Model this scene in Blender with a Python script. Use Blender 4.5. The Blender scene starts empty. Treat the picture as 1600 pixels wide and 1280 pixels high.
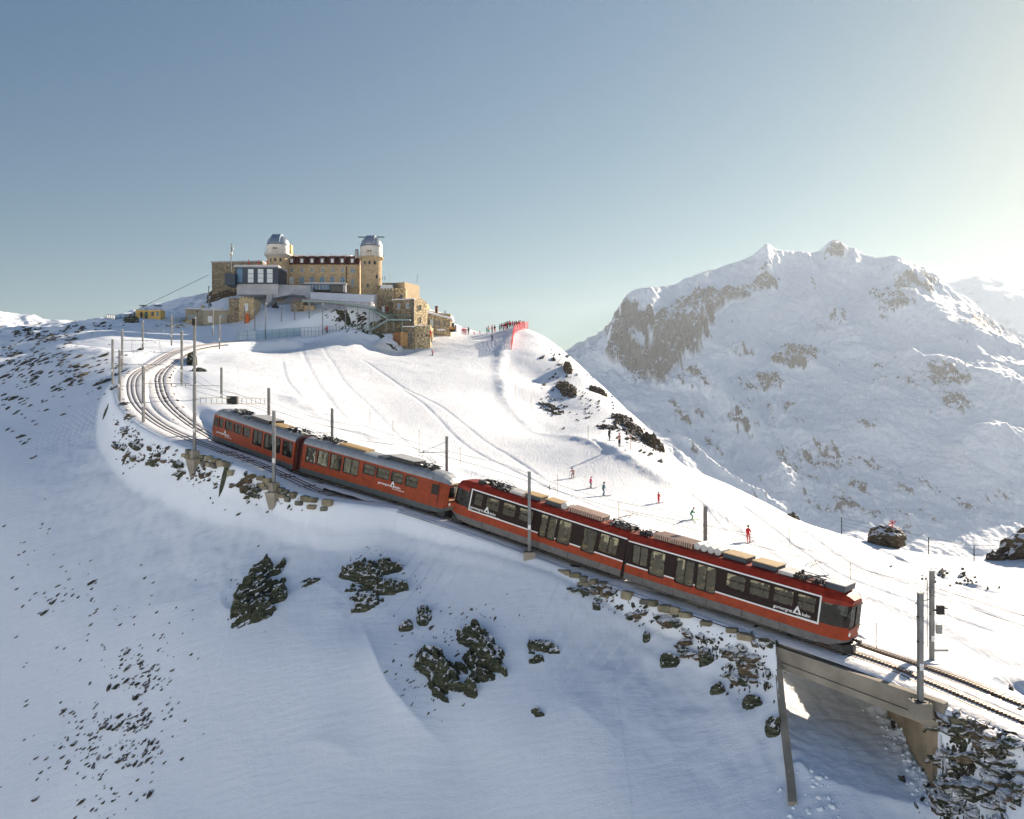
import bpy, math, random
import numpy as np
from mathutils import Vector, Matrix, Euler
random.seed(7); rng = np.random.default_rng(7)
scene = bpy.context.scene
COL = scene.collection
R = math.radians
# ------------------------------------------------------------------ camera, sky, sun
SUN_AZ, SUN_EL = 43.0, 21.5          # degrees: clockwise from +Y, above the horizon
cam_d = bpy.data.cameras.new('camera'); cam = bpy.data.objects.new('camera', cam_d); COL.objects.link(cam)
cam.location = (0, 0, 0); cam.rotation_euler = (R(90), 0, 0)
cam_d.sensor_width = 36; cam_d.lens = 28.8; cam_d.clip_start = 0.5; cam_d.clip_end = 60000
scene.camera = cam
world = bpy.data.worlds.new('World'); scene.world = world; world.use_nodes = True
wn = world.node_tree.nodes; wl = world.node_tree.links
bg = wn['Background']
sky = wn.new('ShaderNodeTexSky'); sky.sky_type = 'NISHITA'; sky.sun_disc = False
sky.sun_elevation = R(SUN_EL); sky.sun_rotation = R(SUN_AZ)
sky.altitude = 2500; sky.air_density = 1.0; sky.dust_density = 2.0; sky.ozone_density = 1.0
hs = wn.new('ShaderNodeHueSaturation'); hs.inputs['Saturation'].default_value = 1.25; wl.new(sky.outputs[0], hs.inputs['Color']); gm = wn.new('ShaderNodeGamma'); gm.inputs[1].default_value = .72; wl.new(hs.outputs[0], gm.inputs[0]); tn = wn.new('ShaderNodeMix'); tn.data_type = 'RGBA'; tn.blend_type = 'MULTIPLY'; tn.inputs[0].default_value = 1; tn.inputs[7].default_value = (.93, 1.0, .93, 1); wl.new(gm.outputs[0], tn.inputs[6]); 
sp = wn.new('ShaderNodeSeparateColor'); cb = wn.new('ShaderNodeCombineColor'); wl.new(tn.outputs[2], sp.inputs[0])
for i, (e, s_) in enumerate(((1.40, .585), (1.16, .455), (.74, .28))):      # film-like colour response of the sky
    pw = wn.new('ShaderNodeMath'); pw.operation = 'POWER'; wl.new(sp.outputs[i], pw.inputs[0]); pw.inputs[1].default_value = e
    ml = wn.new('ShaderNodeMath'); ml.operation = 'MULTIPLY'; wl.new(pw.outputs[0], ml.inputs[0]); ml.inputs[1].default_value = .1**e*s_/.1; wl.new(ml.outputs[0], cb.inputs[i])
wl.new(cb.outputs[0], bg.inputs[0]); bg.inputs[1].default_value = 0.10
sd = bpy.data.lights.new('sun', 'SUN'); sun = bpy.data.objects.new('sun', sd); COL.objects.link(sun)
sd.energy = 3.75; sd.angle = R(0.53); sd.color = (1.0, 0.84, 0.66)
sdir = Vector((math.sin(R(SUN_AZ))*math.cos(R(SUN_EL)), math.cos(R(SUN_AZ))*math.cos(R(SUN_EL)), math.sin(R(SUN_EL))))
sun.rotation_euler = sdir.to_track_quat('Z', 'Y').to_euler()
scene.view_settings.view_transform = 'Standard'; scene.view_settings.look = 'None'
scene.view_settings.gamma = 1; scene.view_settings.use_curve_mapping = False
scene.view_settings.exposure = 1.68
scene.render.engine = 'CYCLES'
scene.cycles.max_bounces = 6; scene.cycles.volume_bounces = 0

# ------------------------------------------------------------------ helpers
F = 1280.0
def P(px, py, D): return ((px-800)/F*D, D, (640-py)/F*D)       # measured point -> metres

def tag(o, label=None, cat=None, group=None, kind=None):
    if label: o['label'] = label
    if cat: o['category'] = cat
    if group: o['group'] = group
    if kind: o['kind'] = kind
    return o

def empty(name, loc=(0, 0, 0), rz=0.0):
    o = bpy.data.objects.new(name, None); o.location = loc; o.rotation_euler = (0, 0, rz); COL.objects.link(o); return o

class MB:
    """collects primitives; build() links them as one mesh object"""
    def __init__(s): s.v = []; s.f = []; s.m = []; s.cm = 0
    def add(s, vs, fs, mi=None):
        b = len(s.v); s.v += [tuple(v) for v in vs]; s.f += [tuple(i+b for i in f) for f in fs]; s.m += [s.cm if mi is None else mi]*len(fs); return s
    def box(s, x0, x1, y0, y1, z0, z1, mi=None):
        vs = [(x, y, z) for z in (z0, z1) for y in (y0, y1) for x in (x0, x1)]
        return s.add(vs, [(0,2,3,1),(4,5,7,6),(0,1,5,4),(2,6,7,3),(0,4,6,2),(1,3,7,5)], mi)
    def obox(s, c, ax, ay, az, mi=None):
        c, ax, ay, az = map(Vector, (c, ax, ay, az)); vs = []
        for k in (-1, 1):
            for j in (-1, 1):
                for i in (-1, 1): vs.append(c+ax*i+ay*j+az*k)
        return s.add(vs, [(0,2,3,1),(4,5,7,6),(0,1,5,4),(2,6,7,3),(0,4,6,2),(1,3,7,5)], mi)
    def bar(s, a, b, w, h=None, mi=None):
        a, b = Vector(a), Vector(b); d = (b-a); L = d.length
        if L < 1e-6: return s
        d /= L; up = Vector((0, 0, 1)) if abs(d.z) < .95 else Vector((1, 0, 0))
        x = d.cross(up).normalized(); y = x.cross(d)
        return s.obox((a+b)/2, d*L/2, x*w/2, y*(h or w)/2, mi)
    def tube(s, a, b, r, n=6, r2=None, mi=None, cap=True):
        a, b = Vector(a), Vector(b); d = (b-a)
        if d.length < 1e-6: return s
        d.normalize(); up = Vector((0, 0, 1)) if abs(d.z) < .95 else Vector((1, 0, 0))
        x = d.cross(up).normalized(); y = x.cross(d); r2 = r if r2 is None else r2
        vs = [a+(x*math.cos(t)+y*math.sin(t))*r for t in [2*math.pi*i/n for i in range(n)]]
        vs += [b+(x*math.cos(t)+y*math.sin(t))*r2 for t in [2*math.pi*i/n for i in range(n)]]
        fs = [(i, (i+1) % n, n+(i+1) % n, n+i) for i in range(n)]
        if cap: fs += [tuple(range(n-1, -1, -1)), tuple(range(n, 2*n))]
        return s.add(vs, fs, mi)
    def poly(s, pts, r, n=5, mi=None):
        for a, b in zip(pts[:-1], pts[1:]): s.tube(a, b, r, n, mi=mi)
        return s
    def lathe(s, c, prof, n=24, mi=None, a0=0, a1=2*math.pi, cap=False):
        full = abs(a1-a0-2*math.pi) < 1e-6; k = n if full else n+1; vs = []
        for r, z in prof:
            for i in range(k):
                t = a0+(a1-a0)*i/n; vs.append((c[0]+r*math.cos(t), c[1]+r*math.sin(t), c[2]+z))
        fs = []
        for j in range(len(prof)-1):
            for i in range(n):
                i2 = (i+1) % k if full else i+1
                fs.append((j*k+i, j*k+i2, (j+1)*k+i2, (j+1)*k+i))
        return s.add(vs, fs, mi)
    def prism(s, pts, z0, z1, mi=None, zf=None):
        n = len(pts)
        vs = [(x, y, z0 if zf is None else zf(x, y)+z0) for x, y in pts]+[(x, y, z1 if zf is None else zf(x, y)+z1) for x, y in pts]
        fs = [(i, (i+1) % n, n+(i+1) % n, n+i) for i in range(n)]+[tuple(range(n-1, -1, -1)), tuple(range(n, 2*n))]
        return s.add(vs, fs, mi)
    def extrude_x(s, prof, x0, x1, mi=None, closed=True, cap=True):
        """prof: (y,z) points"""
        n = len(prof); vs = [(x0, y, z) for y, z in prof]+[(x1, y, z) for y, z in prof]
        fs = [(i, (i+1) % n, n+(i+1) % n, n+i) for i in range(n if closed else n-1)]
        if cap and closed: fs += [tuple(range(n-1, -1, -1)), tuple(range(n, 2*n))]
        return s.add(vs, fs, mi)
    def mesh(s, name, mats, smooth=False):
        me = bpy.data.meshes.new(name); me.from_pydata(s.v, [], s.f)
        for m in (mats if isinstance(mats, (list, tuple)) else [mats]): me.materials.append(m)
        me.polygons.foreach_set('material_index', s.m)
        if smooth: me.polygons.foreach_set('use_smooth', [True]*len(s.f))
        import bmesh
        b = bmesh.new(); b.from_mesh(me); bmesh.ops.recalc_face_normals(b, faces=b.faces); b.to_mesh(me); b.free()
        me.update(); return me
    def build(s, name, mats, parent=None, smooth=False, M=None):
        o = bpy.data.objects.new(name, s.mesh(name, mats, smooth)); COL.objects.link(o)
        if parent: o.parent = parent
        if M is not None: o.matrix_local = M
        return o

def copy_tree(o, parent=None):
    c = o.copy(); COL.objects.link(c); c.parent = parent
    for ch in list(o.children): copy_tree(ch, c)
    return c

# ------------------------------------------------------------------ numpy noise
def _hash(ix, iy, seed):
    h = (ix.astype(np.int64)*374761393 + iy.astype(np.int64)*668265263 + seed*1442695041) & 0xffffffff
    h = ((h ^ (h >> 13))*1274126177) & 0xffffffff
    return (h ^ (h >> 16)) & 0xffffffff
def pnoise(x, y, seed=0):
    xi = np.floor(x); yi = np.floor(y); xf = x-xi; yf = y-yi
    def g(ix, iy, dx, dy):
        a = _hash(ix, iy, seed)/4294967296.0*2*np.pi
        return np.cos(a)*dx+np.sin(a)*dy
    u = xf*xf*xf*(xf*(xf*6-15)+10); v = yf*yf*yf*(yf*(yf*6-15)+10)
    a = g(xi, yi, xf, yf); b = g(xi+1, yi, xf-1, yf); c = g(xi, yi+1, xf, yf-1); d = g(xi+1, yi+1, xf-1, yf-1)
    return (a+(b-a)*u+((c+(d-c)*u)-(a+(b-a)*u))*v)*1.5
def fbm(x, y, octv=4, seed=0, gain=.5):
    r = 0; a = 1; t = 0
    for i in range(octv): r = r+a*pnoise(x, y, seed+i*17); t += a; a *= gain; x = x*2.03+11.3; y = y*2.03-7.7
    return r/t
def ridged(x, y, octv=4, seed=0, gain=.5):
    r = 0; a = 1; t = 0
    for i in range(octv): r = r+a*(1-2*np.abs(pnoise(x, y, seed+i*17))); t += a; a *= gain; x = x*2.1+5.1; y = y*2.1+3.3
    return r/t
def sstep(a, b, x): t = np.clip((x-a)/(b-a), 0, 1); return t*t*(3-2*t)

class RBF:
    def __init__(s, pts, sc=100.0, smooth=1e-4):
        p = np.array(pts, float); s.c = p[:, :2]/sc; s.sc = sc; z = p[:, 2]; n = len(z)
        A = s.phi(s.c, s.c)+np.eye(n)*smooth
        Q = np.hstack([np.ones((n, 1)), s.c]); M = np.zeros((n+3, n+3)); M[:n, :n] = A; M[:n, n:] = Q; M[n:, :n] = Q.T
        s.w = np.linalg.solve(M, np.concatenate([z, np.zeros(3)]))
    def phi(s, a, b):
        d2 = ((a[:, None, :]-b[None, :, :])**2).sum(-1)+1e-9
        return .5*d2*np.log(d2)
    def __call__(s, x, y):
        sh = np.shape(x); q = np.stack([np.ravel(x), np.ravel(y)], 1)/s.sc; out = np.empty(len(q))
        for i in range(0, len(q), 40000):
            k = q[i:i+40000]; out[i:i+40000] = s.phi(k, s.c)@s.w[:-3]+s.w[-3]+k@s.w[-2:]
        return out.reshape(sh)

# ------------------------------------------------------------------ materials
def newmat(name):
    m = bpy.data.materials.new(name); m.use_nodes = True; nt = m.node_tree
    return m, nt.nodes, nt.links, nt.nodes['Principled BSDF']
def rgb(c): return (c[0], c[1], c[2], 1)
def mat(name, col, rough=.6, metal=0.0, var=.12, vs=3.0, bump=0.0, bs=20.0, spec=.5, emit=None):
    m, n, l, b = newmat(name)
    b.inputs['Roughness'].default_value = rough; b.inputs['Metallic'].default_value = metal
    b.inputs['Specular IOR Level'].default_value = spec
    g = n.new('ShaderNodeNewGeometry')
    t = n.new('ShaderNodeTexNoise'); t.inputs['Scale'].default_value = vs; t.inputs['Detail'].default_value = 6
    l.new(g.outputs['Position'], t.inputs['Vector'])
    mr = n.new('ShaderNodeMapRange'); mr.inputs[3].default_value = 1-var*2; mr.inputs[4].default_value = 1+var*2
    mr.inputs[1].default_value = .25; mr.inputs[2].default_value = .75
    l.new(t.outputs[0], mr.inputs[0])
    mx = n.new('ShaderNodeMix'); mx.data_type = 'RGBA'; mx.blend_type = 'MULTIPLY'; mx.inputs[0].default_value = 1
    mx.inputs[6].default_value = rgb(col); l.new(mr.outputs[0], mx.inputs[7]); l.new(mx.outputs[2], b.inputs['Base Color'])
    if bump:
        t2 = n.new('ShaderNodeTexNoise'); t2.inputs['Scale'].default_value = bs; t2.inputs['Detail'].default_value = 5
        l.new(g.outputs['Position'], t2.inputs['Vector'])
        bp = n.new('ShaderNodeBump'); bp.inputs['Strength'].default_value = 1; bp.inputs['Distance'].default_value = bump
        l.new(t2.outputs[0], bp.inputs['Height']); l.new(bp.outputs[0], b.inputs['Normal'])
    return m
# ------------------------------------------------------------------ track lines
def catmull(pts, step=.5):
    p = [np.array(q, float) for q in pts]; p = [2*p[0]-p[1]]+p+[2*p[-1]-p[-2]]; out = []
    for i in range(1, len(p)-2):
        n = max(2, int(np.linalg.norm(p[i+1]-p[i])/step))
        for k in range(n):
            t = k/n; out.append(.5*((2*p[i])+(-p[i-1]+p[i+1])*t+(2*p[i-1]-5*p[i]+4*p[i+1]-p[i+2])*t*t+(-p[i-1]+3*p[i]-3*p[i+1]+p[i+2])*t**3))
    out.append(p[-2]); return np.array(out)
def nside(px, zrail, D): X = (px-800)/F*D; return np.array([X, D, zrail])
NJ = [nside(1322, -13.97, 46), nside(970, -11.95, 56.5), nside(695, -8.6, 63.5), nside(461, -5.65, 70.8), nside(323, -3.05, 80)]
CARAX = []                              # centre-line points of the joints between the coaches
for i, p in enumerate(NJ):
    a = NJ[max(i-1, 0)]; b = NJ[min(i+1, 4)]; d = (a-b)[:2]; d /= np.linalg.norm(d); n = np.array([-d[1], d[0]])
    CARAX.append(np.array([p[0]+n[0]*1.32, p[1]+n[1]*1.32, p[2]]))
T_pts = [P(1800, 1207, 35.6), P(1600, 1128, 40.2), P(1450, 1065, 44.2)]+[tuple(q) for q in CARAX] + \
        [P(266, 635, 93), P(249, 597, 108), P(255, 579, 118), P(276, 561, 132), P(298, 548, 146), P(336, 540, 161), P(369, 533, 174), P(420, 530, 181), P(520, 525, 189), P(610, 521, 196)]
TL = catmull(T_pts)
R_pts = [P(1800, 1176, 38.4), P(1600, 1102, 43.0), P(1483, 1055, 46.5), P(1340, 1006, 51.3)]
a = TL[(np.abs((TL[:, 0]/TL[:, 1])-(1180-800)/F)).argmin()]; R_pts.append((a[0]+2.1, a[1]+2.1, a[2]))
a = TL[(np.abs((TL[:, 0]/TL[:, 1])-(1050-800)/F)).argmin()]; R_pts.append((a[0]+.9, a[1]+1.0, a[2]))
a = TL[(np.abs((TL[:, 0]/TL[:, 1])-(960-800)/F)).argmin()]; R_pts.append(tuple(a+np.array([.1, .1, 0])))
RL = catmull(R_pts)
a = TL[(np.abs((TL[:, 0]/TL[:, 1])-(640-800)/F)).argmin()]
N_pts = [P(450, 531, 179), P(400, 533, 174), P(352, 535, 166), P(302, 541, 150), P(268, 552, 136), P(244, 567, 124), P(216, 581, 113), P(206, 598, 104), P(212, 627, 94), P(244, 658, 85.5), P(300, 686, 78.2), P(400, 722, 71.3), P(450, 744, 69.3), P(520, 772, 66.8), tuple(a)]
NL = catmull(N_pts)

# ------------------------------------------------------------------ measured ground points
G = []
def g(*a):
    for t in a: G.append(P(*t))
# below the railway: outer edge, then down the shaded slope
g((187,642,98),(196,664,91),(228,684,85),(290,712,76.5),(360,742,71.5),(430,766,67.6),(540,797,65.0),(640,822,63.0),(730,846,60.8),(826,877,58.3),(900,903,56.6),(1000,944,54.1),(1100,980,51.2),(1200,1014,48.3),(1215,1018,47.9))
g((1452,1104,41.2),(1600,1162,36.8),(1800,1240,32.5))
g((430,830,63.5),(540,860,61),(700,900,58.4),(900,970,53.6))
g((290,800,69.5),(300,1000,56.5),(300,1280,46.5),(500,1000,54.5),(500,1280,44.8),(700,1060,51.2),(700,1280,44.3),(900,1110,47.6),(900,1280,42.8),(1100,1100,46.5),(1100,1280,41.0),(1200,1130,44),(1235,1200,41.7),(1290,1290,38.7))
g((1460,1270,39.8),(1520,1200,39.2),(1600,1280,34.8),(1750,1290,33),(1500,1380,34))
g((0,1280,51),(0,900,73.5),(0,700,96),(0,600,122),(150,1100,56),(150,800,76),(100,640,106),(150,1400,44),(700,1500,38.5),(0,1600,42),(-300,1100,66),(-300,700,100),(1100,1500,35.5),(1300,1500,33))
# left plateau and hill
g((100,565,124),(100,538,136),(150,545,139),(180,560,125),(160,590,116),(225,540,150),(240,528,165),(150,520,160),(60,560,142),(0,545,160),(0,520,185),(40,520,188),
  (0,494,212),(60,508,206),(110,516,200),(160,505,192),(200,499,188),(250,500,188),(300,505,191),(-200,500,220),(-200,600,125),(-400,520,220))
# station and hotel hill
g((340,508,194),(380,508,194),(330,472,208),(370,462,205),(400,462,206),(440,470,204),(500,470,204),(580,474,204),(600,526,195),(640,534,197),(470,526,185),(420,528,183),(580,526,191),(430,500,188),(430,483,194),(460,508,187.5),(460,486,193.5),(500,513,187),(500,493,190.5),(520,482,194.8),(560,513,189),(560,497,191.5),(580,487,194.8),(545,483,195),(400,502,187),(400,484,193.5),(345,506,189),(350,482,196))
g((460,440,235),(560,445,235),(640,470,235),(330,480,240),(700,505,225))
# piste
g((600,560,170),(600,600,140),(600,645,115),(600,700,92),(500,540,178),(500,600,127),(500,660,98),(420,560,148),(420,620,107),(330,575,126),(330,620,101),(310,590,112),(440,650,93),(300,565,133),(370,560,140))
g((700,660,115),(700,730,87),(750,640,127),(750,570,170),(675,553,186),(720,520,222),(768,528,207),(820,513,217),(800,600,153),(800,700,108),(850,680,125),(850,760,87),
  (895,745,94),(943,774,86),(1029,786,86),(1082,808,84),(1168,848,82),(967,697,106),(1300,925,66),(1500,962,62),(1480,900,78),(1600,1055,47.2),(1600,985,57),(1150,905,65),(1000,850,69),(1340,985,55.5),(1440,1030,49.5))
# crest line
CREST = [(820,513,217),(850,532,203),(880,560,188),(900,580,176),(940,618,156),(970,648,142),(1000,682,129),(1035,711,119),(1100,743,111),(1180,780,106),(1250,815,101),(1330,838,96),(1400,858,91),(1460,868,88),(1530,878,86),(1600,870,90),(1750,900,88)]
g(*CREST)
CW = [P(*c) for c in CREST]
for X, Y, Z in CW:                      # the far side falls away
    G.append((X+16, Y+16, Z-13)); G.append((X+45, Y+45, Z-48))
g((850,600,168),(870,640,145),(930,680,120))
for t in [(-60,262,10),(-10,262,8),(30,250,-5),(-130,250,8),(-200,280,-10),(-60,310,-30),(40,300,-60),(-150,320,-40)]: G.append(t)
G = [p for p in G]
base_rbf = RBF(G, 100.0, 2e-4)

def polyline_dist(x, y, L):
    """distance and height of the nearest sample of the polyline L (k,3)"""
    x = np.ravel(x); y = np.ravel(y); d = np.full(len(x), 1e9); z = np.zeros(len(x)); k = np.zeros(len(x), int)
    for i in range(0, len(x), 20000):
        q = (x[i:i+20000, None]-L[None, :, 0])**2+(y[i:i+20000, None]-L[None, :, 1])**2
        j = q.argmin(1); d[i:i+20000] = np.sqrt(q[np.arange(len(j)), j]); k[i:i+20000] = j
        t = np.gradient(L, axis=0)[j]; tt = (t[:, 0]**2+t[:, 1]**2)+1e-9
        s_ = np.clip(((x[i:i+20000]-L[j, 0])*t[:, 0]+(y[i:i+20000]-L[j, 1])*t[:, 1])/tt, -1.2, 1.2); z[i:i+20000] = L[j, 2]+s_*t[:, 2]; d[i:i+20000] = np.sqrt(np.maximum(d[i:i+20000]**2-s_*s_*tt, 0))
    return d, z, k
def pl(pts, step=1.0): return catmull([P(*t) for t in pts], step)
BERMS = [ (pl([(440,612,112),(520,648,102),(600,690,94),(680,733,86),(760,775,79),(880,820,72),(1000,868,66)]), 2.2, .55),
          (pl([(812,520,214),(797,535,202),(785,565,183),(783,600,158),(800,640,137),(850,682,122),(920,720,110),(1000,765,99),(1075,800,91)]), 1.4, .42),
          (pl([(1075,800,91),(1130,822,88),(1220,868,79),(1300,915,69),(1400,952,63),(1500,990,57),(1600,1030,50),(1800,1090,45)]), .9, .28),
          (pl([(120,545,134),(170,552,130),(200,548,134)]), 3.0, .5) ]
for pts, w_, a_ in [ ([(1240,800,104),(1300,830,97),(1360,855,90),(1450,890,80),(1600,955,66)], .35, -.2), ([(1180,800,100),(1260,845,90),(1340,880,80),(1450,920,71),(1600,985,58)], .4, -.18),
  ([(1130,800,98),(1230,850,86),(1330,895,74),(1440,935,65),(1600,1000,55)], .3, -.16), ([(1390,862,88),(1440,885,81),(1500,905,75),(1600,930,70)], .3, .2), ([(1430,870,86),(1520,930,70),(1580,960,64)], .25, -.14),
  ([(470,535,185),(480,570,150),(500,610,124),(540,650,106),(600,685,95)], .4, -.09), ([(500,530,185),(520,570,155),(545,610,130),(600,655,110),(680,710,91)], .35, -.07), ([(440,560,150),(450,600,122),(490,640,106)], .3, -.10),
  ([(900,690,118),(930,720,108),(960,750,101)], .3, -.16), ([(1000,760,100),(1080,800,92),(1160,860,79)], .25, -.12), ([(620,600,140),(700,660,112),(800,720,95),(900,780,82),(1000,820,77)], .3, -.12), ([(560,560,165),(660,620,130),(780,680,106),(860,740,90)], .3, -.12) ]:
    BERMS.append((pl(pts, .5), w_, a_))
RIDGES = [ (pl([(560,975,56.2),(572,1010,54.2),(600,1085,50.9),(650,1150,48.6),(725,1205,46.7)], .5), 3.2, 1.0),
           (pl([(470,960,57.5),(520,975,56.6),(570,1000,55)], .5), 1.6, .3),
           (pl([(362,888,61.5),(345,925,60),(352,965,58.3),(390,990,57.2),(450,985,57.2)], .5), 1.5, .45), (pl([(500,880,60.5),(520,925,58.6),(560,965,57)], .5), 1.3, .35), (pl([(815,1000,53),(870,985,53),(910,1010,52)], .5), 1.2, .25),
           (pl([(200,1000,63),(260,1010,61),(330,1000,60)], .5), 1.5, .2), (pl([(820,1100,49),(900,1120,48),(1000,1180,45)], .5), 2.0, .3), (pl([(420,1180,49),(520,1200,48),(600,1240,46)], .5), 2.4, .35)]
TR_L = [(12.6,36),(14.2,42),(15.6,48.5),(15.8,54),(13.0,60),(9,66)]
TR_R = [(21.0,36),(21.6,42),(22.45,47),(22.7,52),(22.6,54.2),(21.5,57),(16.5,63)]
_d = np.hypot(TL[:, 0]-NL[-1, 0], TL[:, 1]-NL[-1, 1]).argmin()
OL = np.vstack([TL[:_d], NL[::-1]])[::2]          # outer (camera-side) track line from lower right to the bend
OLt = np.gradient(OL, axis=0)
def outer_side(x, y):
    d, z, k = polyline_dist(x, y, OL)
    c = OLt[k, 0]*(y-OL[k, 1])-OLt[k, 1]*(x-OL[k, 0])   # >0: left hand of the line running uphill = camera side
    return d, z, k, c > 0
def trench(x, y):
    """0..1 inside the underpass cutting, and its floor height"""
    xl = np.interp(y, [p[1] for p in TR_L], [p[0] for p in TR_L]); xr = np.interp(y, [p[1] for p in TR_R], [p[0] for p in TR_R])
    m = (x > xl) & (x < xr) & (y > 34) & (y < 66)
    fl = -18.12+.2*(y-46)-.1*(x-16.3)+.45*np.maximum(y-52.5, 0)
    fl = fl+.10*fbm(x*.9, y*.9, 3, 5)+.35*np.exp(-((x-xl)/.8)**2)*(.6+fbm(x*1.4, y*1.4, 3, 8))+.55*np.exp(-((xr-x)/1.1)**2)*(.7+fbm(x*1.3, y*1.3, 3, 9))
    return m, fl

def ground(x, y, fine=True):
    x = np.asarray(x, float); y = np.asarray(y, float); sh = x.shape; x = x.ravel(); y = y.ravel()
    h = base_rbf(x, y)
    dist = np.hypot(x, y)
    # broad drift relief
    h = h+.24*fbm(x/14, y/14, 3, 3)*sstep(30, 60, dist)+np.clip((dist-110)/100, 0, 1)*.32*fbm(x/9+4, y/9, 4, 21)
    # crumpled hillside on the far left and on the hotel hill
    hill = sstep(-70, -105, x)*sstep(105, 140, y)+sstep(24, 34, x-.1*(y-120))*sstep(95, 110, y)*.25
    h = h+hill*(2.2*ridged(x/22, y/22, 4, 31)-.4+.6*fbm(x/5, y/5, 3, 77))
    hh = sstep(-95, -80, x)*sstep(-22, -36, x)*sstep(193, 199, y)*sstep(226, 212, y)
    h = h+hh*.8*fbm(x/4, y/4, 4, 51)
    for L, w, a in BERMS:
        m = (x > L[:, 0].min()-9) & (x < L[:, 0].max()+9) & (y > L[:, 1].min()-9) & (y < L[:, 1].max()+9)
        if m.any():
            d, z, k = polyline_dist(x[m], y[m], L); fade = sstep(0, 5.0, np.minimum(np.hypot(x[m]-L[0, 0], y[m]-L[0, 1]), np.hypot(x[m]-L[-1, 0], y[m]-L[-1, 1])))
            h[m] += a*fade*np.exp(-(d/w)**2)*(1+.4*fbm(x[m]/2.5, y[m]/2.5, 3, 61))
    for L, w, a in RIDGES:
        m = (x > L[:, 0].min()-9) & (x < L[:, 0].max()+9) & (y > L[:, 1].min()-9) & (y < L[:, 1].max()+9)
        if m.any():
            d, z, k = polyline_dist(x[m], y[m], L); fade = sstep(0, 5.0, np.minimum(np.hypot(x[m]-L[0, 0], y[m]-L[0, 1]), np.hypot(x[m]-L[-1, 0], y[m]-L[-1, 1])))
            h[m] += a*fade*np.exp(-d/w*1.4)
    # railway bench
    m = (y < 225) & (y > 28) & (x > -70) & (x < 75)
    if m.any():
        best = np.full(m.sum(), 1e9); zt = np.zeros(m.sum())
        for L in (TL, NL, RL):
            d, z, k = polyline_dist(x[m], y[m], L[::2]); s = d < best; best[s] = d[s]; zt[s] = z[s]
        w = sstep(4.0, 1.75, best)
        h[m] = h[m]*(1-w)+(zt-.16)*w
    m2 = (y < 112) & (y > 30) & (x > -62) & (x < 60)
    if m2.any():
        d, z, k, cs_ = outer_side(x[m2], y[m2])
        kk = sstep(108, 94, OL[k, 1])*(1-.7*np.exp(-((OL[k, 1]-61)/4.0)**2)); kk = np.convolve(kk, [1], 'same')
        h[m2] -= cs_*kk*1.5*sstep(2.1, 2.9, d)*sstep(14, 4.0, d)*(1+.22*fbm(x[m2]/3, y[m2]/3, 3, 201))
    if fine:
        near = sstep(130, 40, dist)
        h = h+near*(.022*fbm(x/1.6, y/1.6, 4, 91)+.010*ridged((x+.6*y)/1.1, (y-.6*x)/4.0, 3, 95))*np.where(m, 1-0.9*0, 1)
    t, fl = trench(x, y)
    h = np.where(t, np.minimum(h, fl), h)
    return h.reshape(sh)
def gz(x, y): return float(ground(np.array([x]), np.array([y]))[0])
def pix_ground(px, py, d0=30, d1=300):
    """point of the ground seen at a measured image position (first hit along that sight line)"""
    u_ = (px-800)/F; h = grid_cols(np.array([u_]))[0]; z = (640-py)/F*DG; k = int(np.argmax(h >= z))
    if k == 0: return None
    a = z[k-1]-h[k-1]; b = z[k]-h[k]; D0_ = DG[k-1]+(DG[k]-DG[k-1])*a/(a-b+1e-9)
    return Vector((u_*D0_, D0_, (640-py)/F*D0_))
def grid_cols(uu):
    """ground heights along the sight columns uu, from the finished ground sheet"""
    f = np.clip(np.interp(uu, UG, np.arange(len(UG))), 0, len(UG)-1.001); i = f.astype(int); t = (f-i)[:, None]
    return (ZG[:, i].T*(1-t)+ZG[:, i+1].T*t)

def grid_mesh(name, X, Y, Z, attrs=None, mats=(), smooth=True):
    n, m = X.shape; me = bpy.data.meshes.new(name)
    me.vertices.add(n*m); me.vertices.foreach_set('co', np.stack([X, Y, Z], -1).astype(np.float32).ravel())
    i = np.arange(n*m).reshape(n, m); q = np.stack([i[:-1, :-1], i[:-1, 1:], i[1:, 1:], i[1:, :-1]], -1).reshape(-1, 4)
    me.loops.add(q.size); me.loops.foreach_set('vertex_index', q.ravel().astype(np.int32))
    me.polygons.add(len(q)); me.polygons.foreach_set('loop_start', np.arange(0, q.size, 4, dtype=np.int32))
    me.polygons.foreach_set('loop_total', np.full(len(q), 4, dtype=np.int32))
    me.polygons.foreach_set('use_smooth', np.full(len(q), smooth))
    me.update(calc_edges=True); me.validate()
    for k, v in (attrs or {}).items():
        at = me.attributes.new(k, 'FLOAT', 'POINT'); at.data.foreach_set('value', v.astype(np.float32).ravel())
    for mt in mats: me.materials.append(mt)
    return me

# ------------------------------------------------------------------ snow and rock materials
def nnode(n, l, kind, vec, scale, detail=5, **kw):
    t = n.new(kind); t.inputs['Scale'].default_value = scale
    if 'Detail' in t.inputs: t.inputs['Detail'].default_value = detail
    for k, v in kw.items(): t.inputs[k].default_value = v
    l.new(vec, t.inputs['Vector']); return t
def mathn(n, l, op, a, b=None, c=None, clamp=False):
    t = n.new('ShaderNodeMath'); t.operation = op; t.use_clamp = clamp
    for i, v in enumerate((a, b, c)):
        if v is None: continue
        if isinstance(v, (int, float)): t.inputs[i].default_value = v
        else: l.new(v, t.inputs[i])
    return t.outputs[0]
def mapn(n, l, vec, scale=(1, 1, 1), rot=(0, 0, 0)):
    t = n.new('ShaderNodeMapping'); t.inputs['Scale'].default_value = scale; t.inputs['Rotation'].default_value = rot
    l.new(vec, t.inputs['Vector']); return t.outputs[0]

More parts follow.
